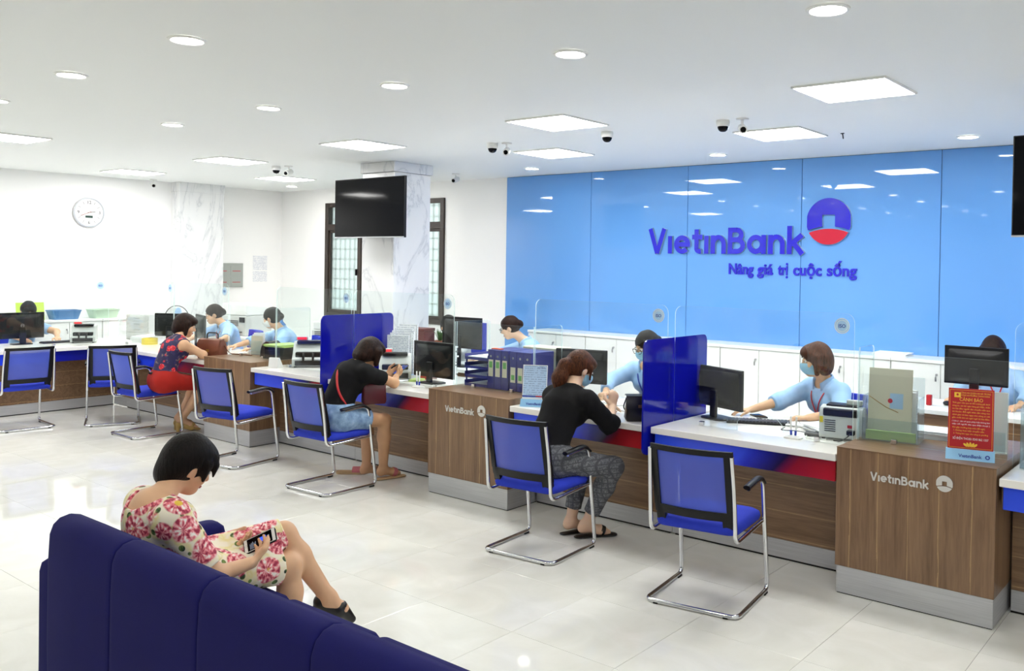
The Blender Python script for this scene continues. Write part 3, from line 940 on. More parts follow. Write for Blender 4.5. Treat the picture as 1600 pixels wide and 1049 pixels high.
def make_chair(label):
    t = thing('visitor_chair', label, 'chair', (0, 0, 0), 0, 'blue cantilever visitor chairs')
    side = lambda s: [(s * 0.252, -0.075, 0.652), (s * 0.252, 0.165, 0.668), (s * 0.262, 0.252, 0.014), (s * 0.262, -0.25, 0.014)]
    path = fillet(side(-1) + side(1)[::-1], [0.07, 0.05, 0.055, 0.055, 0.05, 0.07], 7)
    MB().tube(path, 0.0125, 10).build('base_tube', 'chrome', t)
    for s in (-1, 1):
        p = fillet([(s * 0.232, -0.292, 0.858), (s * 0.24, -0.262, 0.66), (s * 0.243, -0.238, 0.395), (s * 0.247, 0.222, 0.418)], [0.12, 0.05], 7)
        MB().tube(p, 0.0115, 10).build('back_tube', 'chrome', t)
        q = fillet([(s * 0.252, -0.105, 0.664), (s * 0.252, 0.11, 0.680), (s * 0.2545, 0.185, 0.632)], 0.07, 7)
        MB().tube(q, [0.02] + [0.021] * (len(q) - 3) + [0.018, 0.0145], 12, flat=0.62).build('armrest', 'black_plastic', t)
        for y in (-0.19, 0.2):
            MB().b2(s * (0.2 if y < 0 else 0.262) - 0.014, s * (0.2 if y < 0 else 0.262) + 0.014, (-0.262 if y < 0 else y - 0.025), (-0.238 if y < 0 else y + 0.025), 0.0, 0.012, 0.002).build('foot_glide', 'rubber_black', t)
    fn = lambda u, v: (u, -0.205 - 0.215 * (v - 0.46) - 0.035 * (1 - (u / 0.225) ** 2) + (0.05 * max(0, 0.52 - v)), v)
    m = MB()
    curved_slab(m, fn, -0.232, 0.232, 0.852, 0.882, 12, 1, 0.022)
    curved_slab(m, fn, -0.228, 0.228, 0.498, 0.545, 12, 1, 0.026)
    for s in (-1, 1):
        curved_slab(m, fn, s * 0.19 if s > 0 else -0.232, 0.232 if s > 0 else -0.19, 0.54, 0.855, 2, 8, 0.024)
        curved_slab(m, fn, 0.165 if s > 0 else -0.222, 0.222 if s > 0 else -0.165, 0.455, 0.50, 2, 2, 0.03)
    m.build('back_frame', 'black_plastic', t)
    m = MB()
    curved_slab(m, lambda u, v: tuple(Vector(fn(u, v)) + Vector((0, 0.010, 0))), -0.195, 0.195, 0.54, 0.856, 12, 8, 0.0015)
    m.build('back_mesh', 'mesh_blue', t)
    m = MB()
    loft_rr(m, [(-0.205, 0.205, -0.19, 0.2, 0.418, 0.05), (-0.232, 0.232, -0.215, 0.228, 0.424, 0.06), (-0.24, 0.24, -0.222, 0.238, 0.445, 0.07), (-0.236, 0.236, -0.218, 0.232, 0.466, 0.07),
                (-0.215, 0.215, -0.2, 0.205, 0.480, 0.06), (-0.15, 0.15, -0.13, 0.13, 0.486, 0.05)], 6)
    m.build('seat', 'chair_blue', t, angle=60)
    return t
CH = [((2.44, -0.453), 8, 'empty blue mesh-backed chair nearest the camera, before the right-hand counter'),
      ((1.175, -0.423), 5, 'blue mesh-backed chair under the woman with the ponytail'),
      ((-1.158, -0.332), 2, 'blue mesh-backed chair under the woman in black T-shirt and denim shorts'),
      ((-2.50, -0.33), 11, 'empty blue mesh-backed chair before the leftmost wood pedestal'),
      ((-4.40, -0.24), 1, 'blue mesh-backed chair under the woman in the red skirt'),
      ((-5.11, -0.02), 65, 'empty blue chair in the corner of the two counters, seen from behind'),
      ((-5.46, -0.72), 87, 'empty blue chair at the left picture edge')]
proto = None
for (x, y), a, lab in CH:
    a = math.radians(a)
    loc = (x - 0.25 * math.sin(a), y + 0.25 * math.cos(a), 0)
    if proto is None:
        proto = make_chair(lab)
        proto.location, proto.rotation_euler = loc, (0, 0, a)
    else:
        dup(proto, loc, a, lab)

# ================================================================ waiting sofa
sofa = thing('waiting_sofa', 'long dark blue upholstered waiting sofa seen from behind', 'sofa', (0, 0, 0))
prof = [(-3.055, 0.10), (-3.06, 0.30), (-3.058, 0.62), (-3.052, 0.735), (-3.038, 0.772), (-3.012, 0.794), (-2.975, 0.802), (-2.94, 0.792), (-2.918, 0.765), (-2.905, 0.70), (-2.87, 0.50), (-2.85, 0.36), (-2.86, 0.12)]
cy, cz = -2.97, 0.5
edges = [0.985, 1.545, 2.14, 2.735, 3.33, 3.92]
for k in range(5):
    a, b = edges[k] + 0.0008, edges[k + 1] - 0.0008
    big = k == 0
    st = [(0, 0.007), (0.003, 0.0025), (0.009, 0.0006), (0.03, 0.0)]
    if big:
        st0 = [(0, 0.035), (0.008, 0.018), (0.022, 0.006), (0.045, 0.0)]
    else:
        st0 = st
    rings = [(a + d, i) for d, i in st0] + [((a + b) / 2, -0.001)] + [(b - d, i) for d, i in st[::-1]]
    m = MB()
    vs, fs = [], []
    n = len(prof)
    for x, ins in rings:
        for (y, z) in prof:
            dy, dz = y - cy, z - cz
            sy = 1 - ins / 0.09
            sz = 1 - ins / 0.30 if dz > 0 else 1
            vs.append((x, cy + dy * sy, cz + dz * sz))
    for i in range(len(rings) - 1):
        for j in range(n):
            fs.append((i * n + j, i * n + (j + 1) % n, (i + 1) * n + (j + 1) % n, (i + 1) * n + j))
    fs.append(tuple(range(n - 1, -1, -1)))
    fs.append(tuple((len(rings) - 1) * n + j for j in range(n)))
    m.add(vs, fs)
    m.build('back_panel', 'sofa_blue', sofa, angle=70)
    m = MB()
    a2 = max(a, 0.985)
    loft_rr(m, [(a2 + 0.01, b - 0.01, -2.84, -2.30, 0.26, 0.02), (a2 + 0.001, b - 0.001, -2.848, -2.288, 0.275, 0.03), (a2 + 0.001, b - 0.001, -2.848, -2.285, 0.365, 0.03), (a2 + 0.012, b - 0.012, -2.842, -2.297, 0.388, 0.03), (a2 + 0.05, b - 0.05, -2.80, -2.34, 0.396, 0.03)], 4)
    m.build('seat_cushion', 'sofa_blue', sofa, angle=70)
MB().b2(0.987, 3.92, -2.845, -2.31, 0.10, 0.258, 0.01).build('base', 'sofa_blue', sofa)
for x0, x1 in ((0.845, 0.983), (3.922, 4.06)):
    m = MB()
    loft_rr(m, [(x0, x1, -3.03, -2.26, 0.09, 0.03), (x0, x1, -3.03, -2.26, 0.545, 0.03), (x0 + 0.006, x1 - 0.006, -3.024, -2.266, 0.578, 0.03), (x0 + 0.022, x1 - 0.022, -3.0, -2.285, 0.597, 0.03), (x0 + 0.05, x1 - 0.05, -2.97, -2.32, 0.602, 0.01)], 5)
    m.build('arm', 'sofa_blue', sofa, angle=70)
for x in (0.92, 2.4, 3.98):
    for y in (-2.97, -2.38):
        MB().lathe([(0.02, 0), (0.026, 0.1)], 12, TR((x, y, 0))).build('leg', 'chrome', sofa)

# ================================================================ white cabinets along the walls
def cabinet(x, y, w, rz, label, hgt=1.02, d=0.40):
    """stands with its back on +y, doors towards -y"""
    t = thing('white_cabinet', label, 'cabinet', (x, y, 0), rz, 'low white cabinets along the walls')
    MB().b2(-w / 2, w / 2, -d + 0.02, 0, 0.06, hgt - 0.03).build('body', 'white_laminate', t)
    MB().b2(-w / 2 + 0.02, w / 2 - 0.02, -d + 0.06, -0.02, 0.0, 0.059).build('plinth', 'light_grey_plastic', t)
    MB().b2(-w / 2, w / 2, -d - 0.012, 0, hgt - 0.0295, hgt, 0.002).build('top', 'white_laminate', t)
    for s in (-1, 1):
        dx = MB().b2(min(0, s * w / 2) + 0.003, max(0, s * w / 2) - 0.003, -d, -d + 0.018, 0.065, hgt - 0.035, 0.002).build('door', 'white_laminate', t)
        if s < 0:
            MB().lathe([(0.011, 0), (0.011, 0.006), (0.007, 0.009)], 12, TR((-0.035, -d, hgt - 0.13), rx=PI / 2)).b2(-0.037, -0.033, -d - 0.03, -d - 0.008, hgt - 0.152, hgt - 0.125).b2(-0.043, -0.027, -d - 0.032, -d - 0.028, hgt - 0.19, hgt - 0.15).build('lock', 'steel', dx)
labs = ['low white two-door cabinet at the left end under the blue wall', 'low white cabinet behind the seated woman with the ponytail', 'low white cabinet behind the masked teller with glasses',
        'low white cabinet behind the blue divider and the black monitor', 'low white cabinet behind the teller with bobbed hair', 'low white cabinet behind the brochure box', 'low white cabinet behind the far right desk', 'low white cabinet cut by the right picture edge']
for k in range(8):
    cabinet(-2.45 + 0.45 + k * 0.905, Y1 - 0.03, 0.90, 0, labs[k])
for k in range(4):
    cabinet(X0 + 0.005, -1.0 + k * 0.86, 0.855, PI / 2, ['low white cabinet by the left wall at the picture edge', 'low white cabinet by the left wall behind the teller at the edge', 'low white cabinet under the blue basket', 'low white cabinet under the pale green basket'][k], 0.985)

# ================================================================ televisions
def television(x, y, z, w, hgt, label, arm=False):
    t = thing('television', label, 'television', (x, y, z), 0, 'black wall televisions')
    MB().b2(-w / 2, w / 2, -0.02, 0.015, -hgt / 2, hgt / 2, 0.004).b2(-w * 0.33, w * 0.33, 0.0151, 0.05, -hgt * 0.36, hgt * 0.3, 0.01).build('housing', 'black_plastic', t)
    MB().b2(-w / 2 + 0.009, w / 2 - 0.009, -0.0225, -0.0203, -hgt / 2 + 0.016, hgt / 2 - 0.009).build('screen', 'screen_black', t)
    MB().b2(-w / 2, w / 2, -0.024, -0.0205, -hgt / 2, -hgt / 2 + 0.012, 0.001).build('lower_trim', 'silver_trim', t)
    if arm:
        MB().b2(-0.2, 0.2, 0.0505, 0.065, -0.15, 0.15).b2(-0.04, 0.04, 0.066, 0.255, -0.05, 0.05, 0.01).b2(-0.12, 0.12, 0.256, 0.275, -0.15, 0.15).build('wall_arm', 'dark_grey_plastic', t)
    else:
        MB().tube([(0, 0.09, -0.1), (0, 0.09, HC - z)], 0.02, 12).b2(-0.15, 0.15, 0.0505, 0.07, -0.2, 0.15).lathe([(0.07, HC - z - 0.012), (0.07, HC - z)], 20, TR((0, 0.09, 0))).build('ceiling_mount', 'dark_grey_plastic', t)
television(-3.175, 1.9, 2.447, 1.215, 0.675, 'black television hanging before the marble pillar', True)
television(4.10, 1.9, 2.41, 1.215, 0.675, 'black television cut by the right picture edge')

# ================================================================ ceiling cameras
def dome_cam(x, y, lab):
    t = thing('dome_camera', lab, 'security camera', (x, y, HC), 0, 'ceiling security cameras')
    MB().lathe([(0.052, 0), (0.055, -0.02), (0.05, -0.045), (0.044, -0.05)], 24).build('housing', 'white_plastic', t)
    MB().lathe([(0.0435, -0.0505), (0.042, -0.062), (0.034, -0.078), (0.02, -0.089), (0.001, -0.092)], 24).build('dome', 'screen_black', t)
def bullet_cam(x, y, rz, lab):
    t = thing('bullet_camera', lab, 'security camera', (x, y, HC), rz, 'ceiling security cameras')
    MB().lathe([(0.05, 0), (0.048, -0.01), (0.012, -0.014)], 20).tube([(0, 0, -0.01), (0, 0.005, -0.055)], 0.010, 10).build('mount', 'white_plastic', t)
    b = MB().tube([(0, -0.06, -0.095), (0, 0.055, -0.065)], 0.033, 16).build('body', 'white_plastic', t)
    MB().tube([(0, -0.0605, -0.0952), (0, -0.066, -0.0966)], 0.022, 14).build('lens', 'screen_black', b)
dome_cam(1.43, 1.66, 'dark dome security camera beside a bullet camera, right of the picture middle')
bullet_cam(1.60, 1.66, 0.6, 'white bullet camera before the right ceiling light panel')
dome_cam(0.30, 1.66, 'lone dark dome security camera below the middle ceiling light panel')
dome_cam(-1.08, 1.68, 'dark dome security camera left of the blue wall')
bullet_cam(-0.95, 1.74, 0.6, 'white bullet camera left of the blue wall, beside a dome camera')
dome_cam(-4.85, 1.80, 'small dark dome camera above the far ceiling panel')
bullet_cam(-4.68, 1.86, 0.4, 'small white bullet camera above the far ceiling panel')
bullet_cam(-8.15, 1.92, 1.2, 'white bullet camera by the marble wall column')
bullet_cam(-3.50, 3.55, 0.3, 'small white bullet camera right of the marble pillar')
MB().tube([(0, 0, 0), (0.012, -0.01, -0.05)], 0.005, 8).tube([(-0.015, 0, -0.002), (0.015, 0, -0.002)], 0.006, 8).build('ceiling_hook', 'rubber_black', None, loc=(1.97, 2.77, HC), label='tiny dark hook in the ceiling above the bank sign', cat='hook')

# ================================================================ wall clock, switch box, notice
ck = thing('wall_clock', 'round white wall clock with black numerals on the left wall', 'clock', (X0, 1.12, 2.475), PI / 2)
F = TR(rx=PI / 2)
MB().lathe([(0.19, 0.0), (0.21, 0.005), (0.213, 0.025), (0.205, 0.045), (0.192, 0.045), (0.19, 0.03)], 48, F, cap=False).build('rim', 'silver_trim', ck)
MB().lathe([(0.0005, 0.028), (0.191, 0.028)], 48, F, cap=False).build('dial', 'white_plastic', ck)
for k in range(12):
    a = k * PI / 6
    if k % 3 == 0:
        s = {0: '12', 3: '3', 6: '6', 9: '9'}[k]
        link('numeral', text_mesh('numeral', s, 0.062, 'dark_grey_plastic', 0.0005, 0.0008), ck, (0.142 * math.sin(a), -0.0295, 0.142 * math.cos(a) - 0.021))
    else:
        MB().b2(-0.0025, 0.0025, -0.031, -0.0285, 0.13, 0.168, 0, TR(ry=a)).build('tick', 'dark_grey_plastic', ck)
MB().b2(-0.004, 0.004, -0.036, -0.033, -0.02, 0.085, 0, TR(ry=math.radians(84))).build('hour_hand', 'black_plastic', ck)
MB().b2(-0.003, 0.003, -0.040, -0.037, -0.02, 0.135, 0, TR(ry=math.radians(246))).build('minute_hand', 'black_plastic', ck)
MB().b2(-0.0015, 0.0015, -0.043, -0.041, -0.03, 0.12, 0, TR(ry=math.radians(248))).build('second_hand', 'red_plastic', ck)
MB().b2(-0.05, 0.05, -0.031, -0.029, -0.078, -0.045).build('date_display', 'lcd_green', ck)

sb = thing('switch_box', 'flat grey electric switch box on the left wall', 'switch box', (X0, 3.28, 1.39), PI / 2)
MB().b2(-0.24, 0.24, -0.03, 0, 0, 0.39, 0.003).build('cover', 'grey_metal', sb)
for u in (-0.12, 0.12):
    for z in (0.09, 0.27):
        d = MB().b2(u - 0.1, u + 0.1, -0.034, -0.0305, z - 0.075, z + 0.075, 0.001).build('switch_door', 'grey_metal', sb)
        MB().b2(u - 0.07, u + 0.07, -0.036, -0.0345, z - 0.012, z - 0.002).build('red_strip', 'red_plastic', d)
nt = thing('paper_notice', 'white printed paper notice on the wall beside the switch box', 'notice', (X0, 3.845, 1.48), PI / 2)
MB().b2(-0.13, 0.13, -0.003, -0.0005, 0, 0.17).build('sheet', 'printed_paper', nt)
MB().b2(-0.13, 0.13, -0.003, -0.0005, 0.19, 0.43).build('sheet', 'printed_paper', nt)

# ================================================================ desk things
def monitor(x, y, z, rz, label, w=0.47, hgt=0.29, up=0.10, logo=False, tilt=0.0):
    """screen looks to local -y; the moulded back to +y"""
    t = thing('computer_monitor', label, 'monitor', (x, y, z), rz, 'black computer monitors')
    zc = up + hgt / 2
    MB().b2(-w / 2, w / 2, -0.012, 0.012, up, up + hgt, 0.004).build('bezel', 'black_plastic', t)
    MB().b2(-w / 2 + 0.012, w / 2 - 0.012, -0.0135, -0.0122, up + 0.018, up + hgt - 0.012).build('screen', 'screen_black', t)
    m = MB()
    loft_rr(m, [(-w * 0.44, w * 0.44, -hgt * 0.42, hgt * 0.42, 0.0122, 0.02), (-w * 0.40, w * 0.40, -hgt * 0.36, hgt * 0.36, 0.026, 0.03), (-w * 0.28, w * 0.28, -hgt * 0.26, hgt * 0.26, 0.042, 0.04)], 4, TR((0, 0, zc), rx=-PI / 2))
    b = m.build('back_shell', 'black_plastic', t)
    if logo:
        link('badge', MB().lathe([(0.016, 0), (0.019, 0), (0.019, 0.001), (0.016, 0.001)], 24, TR((0, 0.043, zc), rx=-PI / 2), cap=False).mesh('badge', 'silver_trim'), b)
        me = text_mesh('badge_lettering', 'DELL', 0.013, 'silver_trim', 0.0005)
        link('badge_lettering', me, b, (0, 0.0435, zc - 0.0045), PI)
    MB().b2(-0.035, 0.035, 0.0425, 0.062, 0.012, up + hgt * 0.45, 0.006).build('neck', 'black_plastic', t)
    m = MB()
    loft_rr(m, [(-0.11, 0.11, -0.07, 0.1, 0.0, 0.05), (-0.11, 0.11, -0.07, 0.1, 0.008, 0.05), (-0.10, 0.10, -0.06, 0.09, 0.0119, 0.045)], 6)
    m.build('stand_base', 'black_plastic', t)
    return t
monitor(-6.93, -0.26, SLAB_Z, PI * 1.5, 'black computer monitor with a round badge at the left picture edge', 0.50, 0.31, 0.07, True)
monitor(-5.78, 0.98, SLAB_Z, PI + 0.5, 'black computer monitor left of the woman in the red skirt', 0.44, 0.28, 0.10)
monitor(-5.10, 0.98, SLAB_Z, PI - 0.3, 'black computer monitor right of the red-skirted woman\'s head', 0.46, 0.28, 0.115)
monitor(-0.91, 0.80, SLAB_Z, PI, 'black computer monitor next to the blue trays', 0.50, 0.31, 0.05)
monitor(1.84, 0.93, SLAB_Z, PI - 0.35, 'black computer monitor beside the right-hand blue divider', 0.47, 0.28, 0.075)
monitor(0.55, 1.02, SLAB_Z, PI + 0.25, 'black monitor lettered DELL behind the ponytail woman\'s head', 0.44, 0.27, 0.115, True)
def money_counter(x, y, z, rz, label, s=1.0, back=False):
    """banknote counter: hopper and stacker on local -y, sockets on +y"""
    t = thing('banknote_counter', label, 'banknote counter', (x, y, z), rz, 'banknote counting machines')
    T = Matrix.Scale(s, 4)
    R = T @ Matrix.Rotation(PI / 2, 4, 'Z')
    side = [(-0.14, 0.012), (0.115, 0.012), (0.125, 0.03), (0.125, 0.17), (0.10, 0.205), (0.02, 0.215), (-0.03, 0.19), (-0.085, 0.115), (-0.14, 0.07)]
    MB().prism(side, -0.135, 0.135, R).build('casing', 'light_grey_plastic', t)
    MB().b2(-0.105, 0.105, -0.055, 0.06, 0.196, 0.222, 0.004, T @ TR((0, 0, 0))).b2(-0.11, 0.11, -0.15, -0.075, 0.075, 0.13, 0.006, T @ TR((0, 0.03, 0.0), rx=0.0)).build('note_hopper', 'black_plastic', t)
    MB().b2(-0.11, 0.11, -0.155, -0.1405, 0.018, 0.06, 0.002, T).build('stacker', 'black_plastic', t)
    for u in (-0.04, 0.04):
        MB().lathe([(0.04, -0.008), (0.043, 0), (0.04, 0.008)], 16, T @ TR((u, -0.125, 0.09), ry=PI / 2)).build('stacker_wheel', 'black_plastic', t)
    d = MB().b2(-0.12, -0.02, -0.02, 0.02, 0.2225, 0.255, 0.004, T @ TR((0, 0.02, 0.0))).build('display', 'light_grey_plastic', t)
    MB().b2(-0.11, -0.03, -0.0215, -0.0205, 0.228, 0.25, 0, T @ TR((0, 0.02, 0))).build('digits', 'lcd_red', d)
    if back:
        MB().b2(-0.11, 0.11, 0.1, 0.135, 0.155, 0.205, 0.006, T).build('rear_hopper', 'black_plastic', t)
        for k in range(6):
            MB().b2(0.03, 0.10, 0.1255, 0.128, 0.055 + k * 0.014, 0.06 + k * 0.014, 0, T).build('vent', 'black_plastic', t)
        MB().b2(-0.075, -0.045, 0.1255, 0.13, 0.085, 0.105, 0.002, T).build('power_switch', 'red_plastic', t)
        MB().b2(-0.095, -0.045, 0.1255, 0.16, 0.045, 0.075, 0.004, T).tube(fillet([(-0.07, 0.16, 0.06), (-0.07, 0.2, 0.05), (-0.02, 0.2, 0.008), (0.03, 0.18, 0.008)], 0.03), 0.004, 8, mtx=T).build('power_plug', 'black_plastic', t)
        MB().b2(0.11, 0.132, 0.1255, 0.127, 0.11, 0.15, 0, T).build('warning_tag', 'tape_yellow', t)
    for u in (-0.11, 0.11):
        for v in (-0.11, 0.1):
            MB().lathe([(0.012, 0), (0.012, 0.0119)], 10, T @ TR((u, v, 0))).build('foot', 'rubber_black', t)
    return t
money_counter(-2.73, 0.82, SLAB_Z, math.radians(48), 'pale banknote counter with red digits on the counter left of the blue divider', 1.15)
money_counter(-1.40, 0.78, SLAB_Z, math.radians(50), 'pale banknote counter half hidden by the woman in black T-shirt', 1.05)
money_counter(2.77, 0.84, SLAB_Z, math.radians(190), 'grey banknote counter seen from behind, beside the right pedestal', 0.95, True)
money_counter(-6.75, 0.38, SLAB_Z, math.radians(60), 'grey banknote counter with red digits on the left counter', 1.0)
# customer display of the counter
cd = thing('customer_display', 'small tilted white display box beside the left banknote counter', 'display', (-2.83, 0.50, SLAB_Z), math.radians(25))
MB().prism([(-0.06, 0), (0.05, 0), (-0.02, 0.10), (-0.045, 0.10)], -0.05, 0.05, Matrix.Rotation(PI / 2, 4, 'Z')).build('case', 'white_plastic', cd)
MB().b2(-0.035, 0.035, -0.062, -0.058, 0.035, 0.09, 0, TR((0, 0.006, 0), rx=-0.15)).build('window', 'dark_grey_plastic', cd)

# blue letter trays and binders on the middle pedestal
PZ = 0.832
tr = thing('letter_tray', 'stack of four dark blue letter trays on the pedestal', 'letter tray', (-0.26, 0.83, PZ))
for k in range(4):
    z = k * 0.072
    MB().b2(-0.13, 0.13, -0.17, 0.17, z, z + 0.006).b2(-0.13, -0.125, -0.17, 0.17, z + 0.006, z + 0.045).b2(0.125, 0.13, -0.17, 0.17, z + 0.006, z + 0.045).b2(-0.125, 0.125, 0.165, 0.17, z + 0.006, z + 0.045).b2(-0.125, 0.125, -0.17, -0.165, z + 0.006, z + 0.022).build('tray', 'binder_blue', tr)
    for s in (-1, 1):
        for v in (-0.15, 0.15):
            if k < 3:
                MB().b2(s * 0.127 - 0.004, s * 0.127 + 0.004, v - 0.006, v + 0.006, z + 0.0455, z + 0.0715).build('post', 'binder_blue', tr)
for k in range(4):
    MB().b2(-0.11, 0.115, -0.155, 0.15, 0, 0.02 if k == 3 else 0.012).build('paper_stack', 'paper', None, loc=(-0.26, 0.83, PZ + k * 0.072 + 0.0062), rz=0.02 * (k - 1), label=['white papers in the lowest blue tray', 'white papers in the second blue tray from below', 'white papers in the third blue tray from below', 'white papers in the topmost blue tray'][k], cat='papers', group='papers in the blue trays')
def binder(x, y, z, label, green=True, low=False, rz=0.0):
    t = thing('ring_binder', label, 'binder', (x, y, z), rz, 'dark blue ring binders on the pedestal')
    MB().b2(-0.036, 0.036, -0.14, 0.14, 0.0, 0.315, 0.003).build('cover', 'binder_blue', t)
    MB().b2(-0.03, 0.03, -0.137, 0.1405, 0.004, 0.311).build('pages', 'paper', t) if False else None
    l = MB().b2(-0.025, 0.025, -0.142, -0.1405, 0.10 if not low else 0.07, 0.235 if not low else 0.19).build('spine_label', 'cardboard_cream', t)
    MB().b2(-0.017, 0.017, -0.1428, -0.1421, 0.17 if not low else 0.09, 0.22 if not low else 0.13).build('green_mark', 'leaf_green' if False else M('mark_green', (112, 178, 98), 0.7) and 'mark_green', l)
    MB().lathe([(0.004, 0), (0.009, 0.0), (0.009, 0.002), (0.004, 0.002)], 16, TR((0, -0.1402, 0.262), rx=PI / 2), cap=False).build('finger_ring', 'chrome', t)
bx = [-0.085, -0.010, 0.065, 0.155, 0.230, 0.305]
bl = ['dark blue ring binder next to the blue trays', 'second dark blue ring binder from the trays', 'third dark blue ring binder from the trays', 'fourth dark blue binder from the trays, label set low', 'fifth dark blue binder from the trays, half behind the notice', 'dark blue binder behind the blue printed notice']
for k in range(6):
    binder(bx[k], 0.79, PZ, bl[k], True, k > 2)
MB().b2(-0.05, 0.05, -0.02, 0.02, 0, 0.008, 0.001).build('orange_clip', 'orange_plastic', None, loc=(-0.06, 0.70, PZ + 0.3155), label='orange clip lying on the first blue binder', cat='clip')

def notice_stand(x, y, z, rz, w, hgt, label, face, tilt=-0.12):
    t = thing('notice_stand', label, 'notice', (x, y, z), rz)
    MB().prism([(-0.045, 0), (0.045, 0), (0.012, 0.052), (-0.012, 0.052)], -w / 2 - 0.008, w / 2 + 0.008, Matrix.Rotation(PI / 2, 4, 'Z')).build('base', 'sign_base_blue', t)
    link('base_lettering', text_mesh('base_lettering', 'VıetınBank', 0.026, 'ink_blue', 0.0003, 0.0005), t, (0.0, -0.0378, 0.014)).rotation_euler = (-0.565, 0, 0)
    for r0, m_ in ((0.012, 'ink_blue'), (0.006, 'sign_base_blue')):
        MB().lathe([(0.0005, 0), (r0, 0)], 16, TR((w * 0.38, -0.0345 - (0.0004 if r0 < 0.01 else 0), 0.022), rx=PI / 2 - 0.565), cap=False).build('base_emblem', m_, t)
    c = link('card', None, t, (0, 0, 0.05))
    c.empty_display_size = 0.03
    c.rotation_euler = (tilt, 0, 0)
    MB().b2(-w / 2, w / 2, -0.003, 0.003, 0, hgt, 0.001).build('sheet', face, c)
    return t, c
ns, c = notice_stand(0.56, 0.44, SLAB_Z, 0.50, 0.185, 0.255, 'blue and white printed notice on a pale blue stand beside the ponytail woman', 'printed_blue')
MB().b2(-0.0925, 0.0925, -0.0042, -0.0032, 0.018, 0.028).build('colour_band', 'red_print', c)
MB().b2(-0.0925, 0.01, -0.0048, -0.0043, 0.018, 0.028).build('colour_band', 'ink_blue', c)
for (a, b, d, e) in ((-0.0925, -0.0875, 0, 0.255), (0.0875, 0.0925, 0, 0.255), (-0.0875, 0.0875, 0.25, 0.255), (-0.0875, 0.0875, 0, 0.012)):
    MB().b2(a, b, -0.0045, -0.0031, d, e).build('white_border', 'paper', c)
link('heading', text_mesh('heading', 'VıetınBank', 0.014, 'ink_blue', 0.0003), c, (0.045, -0.0042, 0.232))

ns, c = notice_stand(3.605, 0.475, PZ, 0.22, 0.225, 0.325, 'red police warning notice headed CANH BAO on a pale blue stand', 'red_print', -0.06)
for (a, b, d, e) in ((-0.106, -0.1045, 0.008, 0.317), (0.1045, 0.106, 0.008, 0.317), (-0.1045, 0.1045, 0.3155, 0.317), (-0.1045, 0.1045, 0.008, 0.0095)):
    MB().b2(a, b, -0.0036, -0.0031, d, e).build('gold_border', 'gold_print', c)
MB().b2(-0.084, -0.052, -0.0037, -0.0031, 0.276, 0.303, 0.0002).lathe([(0.0005, 0), (0.011, 0)], 16, TR((-0.068, -0.0039, 0.291), rx=PI / 2), cap=False).build('police_badge', 'gold_print', c)
MB().lathe([(0.0005, 0), (0.006, 0)], 12, TR((-0.068, -0.0042, 0.291), rx=PI / 2), cap=False).build('badge_star', 'red_print', c)
lines = [('CÔNG AN QUẬN HAI BÀ TRƯNG', 0.0125, 0.298, 0.02, 'gold_print', 0.150), ('CÔNG AN PHƯỜNG THANH NHÀN', 0.0115, 0.285, 0.02, 'gold_print', 0.140), ('CẢNH BÁO', 0.026, 0.258, 0.0, 'gold_print', 0.115),
         ('Thời gian vừa qua có đối tượng giả danh', 0.011, 0.244, 0, 'gold_print', 0.185), ('công an, cán bộ ngân hàng gọi điện, nhắn', 0.011, 0.228, 0, 'gold_print', 0.185), ('tin lừa đảo người dân chuyển tiền qua', 0.011, 0.212, 0, 'gold_print', 0.185),
         ('tài khoản. Đề nghị nhân dân nâng cao', 0.011, 0.196, 0, 'gold_print', 0.185), ('cảnh giác và báo ngay cho công an nơi', 0.011, 0.180, 0, 'gold_print', 0.185), ('gần nhất khi có nghi ngờ bị lừa đảo.', 0.011, 0.164, 0, 'gold_print', 0.185),
         ('( Lưu ý : các cơ quan pháp luật không làm', 0.011, 0.146, 0, 'paper', 0.185), ('việc với người dân qua điện thoại )', 0.011, 0.130, 0, 'paper', 0.185), ('Khi gặp trường hợp trên đề nghị:', 0.011, 0.112, -0.01, 'gold_print', 0.16),
         ('1. Không thực hiện chuyển tiền', 0.011, 0.096, -0.01, 'gold_print', 0.15), ('2. Thông báo ngay cho công an phường', 0.011, 0.080, 0.0, 'gold_print', 0.17), ('SỐ ĐIỆN THOẠI: 0243 862 1357', 0.0165, 0.052, 0, 'paper', 0.175)]
for s, sz, z, dx, mt, wid in lines:
    me = text_mesh('print_line', s, sz, mt, 0.0002, 0.0)
    xs = [v.co.x for v in me.vertices]
    me.transform(Matrix.Diagonal((wid / (max(xs) - min(xs)), 1, 1, 1)))
    link('print_line', me, c, (dx, -0.0037, z))
for k in range(5):
    MB().ball((0, 0, 0), (0.006, 0.0006, 0.013), 8, 6, TR(((k - 2) * 0.012, -0.0036, 0.028 - abs(k - 2) * 0.002), ry=(k - 2) * 0.45)).build('lotus_petal', 'gold_print', c)

# pen stands
def pen_stand(x, y, z, label):
    t = thing('pen_stand', label, 'pen stand', (x, y, z))
    m = MB()
    loft_rr(m, [(-0.055, 0.055, -0.035, 0.035, 0, 0.02), (-0.055, 0.055, -0.035, 0.035, 0.008, 0.02), (-0.03, 0.03, -0.02, 0.02, 0.018, 0.012)], 5)
    m.build('foot', 'white_plastic', t)
    for s in (-1, 1):
        b = MB().tube([(s * 0.014, 0, 0.0185), (s * 0.020, 0, 0.135)], 0.006, 10).build('pen', 'white_plastic', t)
        MB().tube([(s * 0.0142, 0, 0.02), (s * 0.0155, 0, 0.05)], 0.0072, 10).build('pen_grip', 'ink_blue', b)
pen_stand(-0.80, 0.52, SLAB_Z, 'white pen stand with two upright pens left of the middle pedestal')
pen_stand(2.54, 0.60, SLAB_Z, 'white pen stand with two upright pens before the teller with bobbed hair')

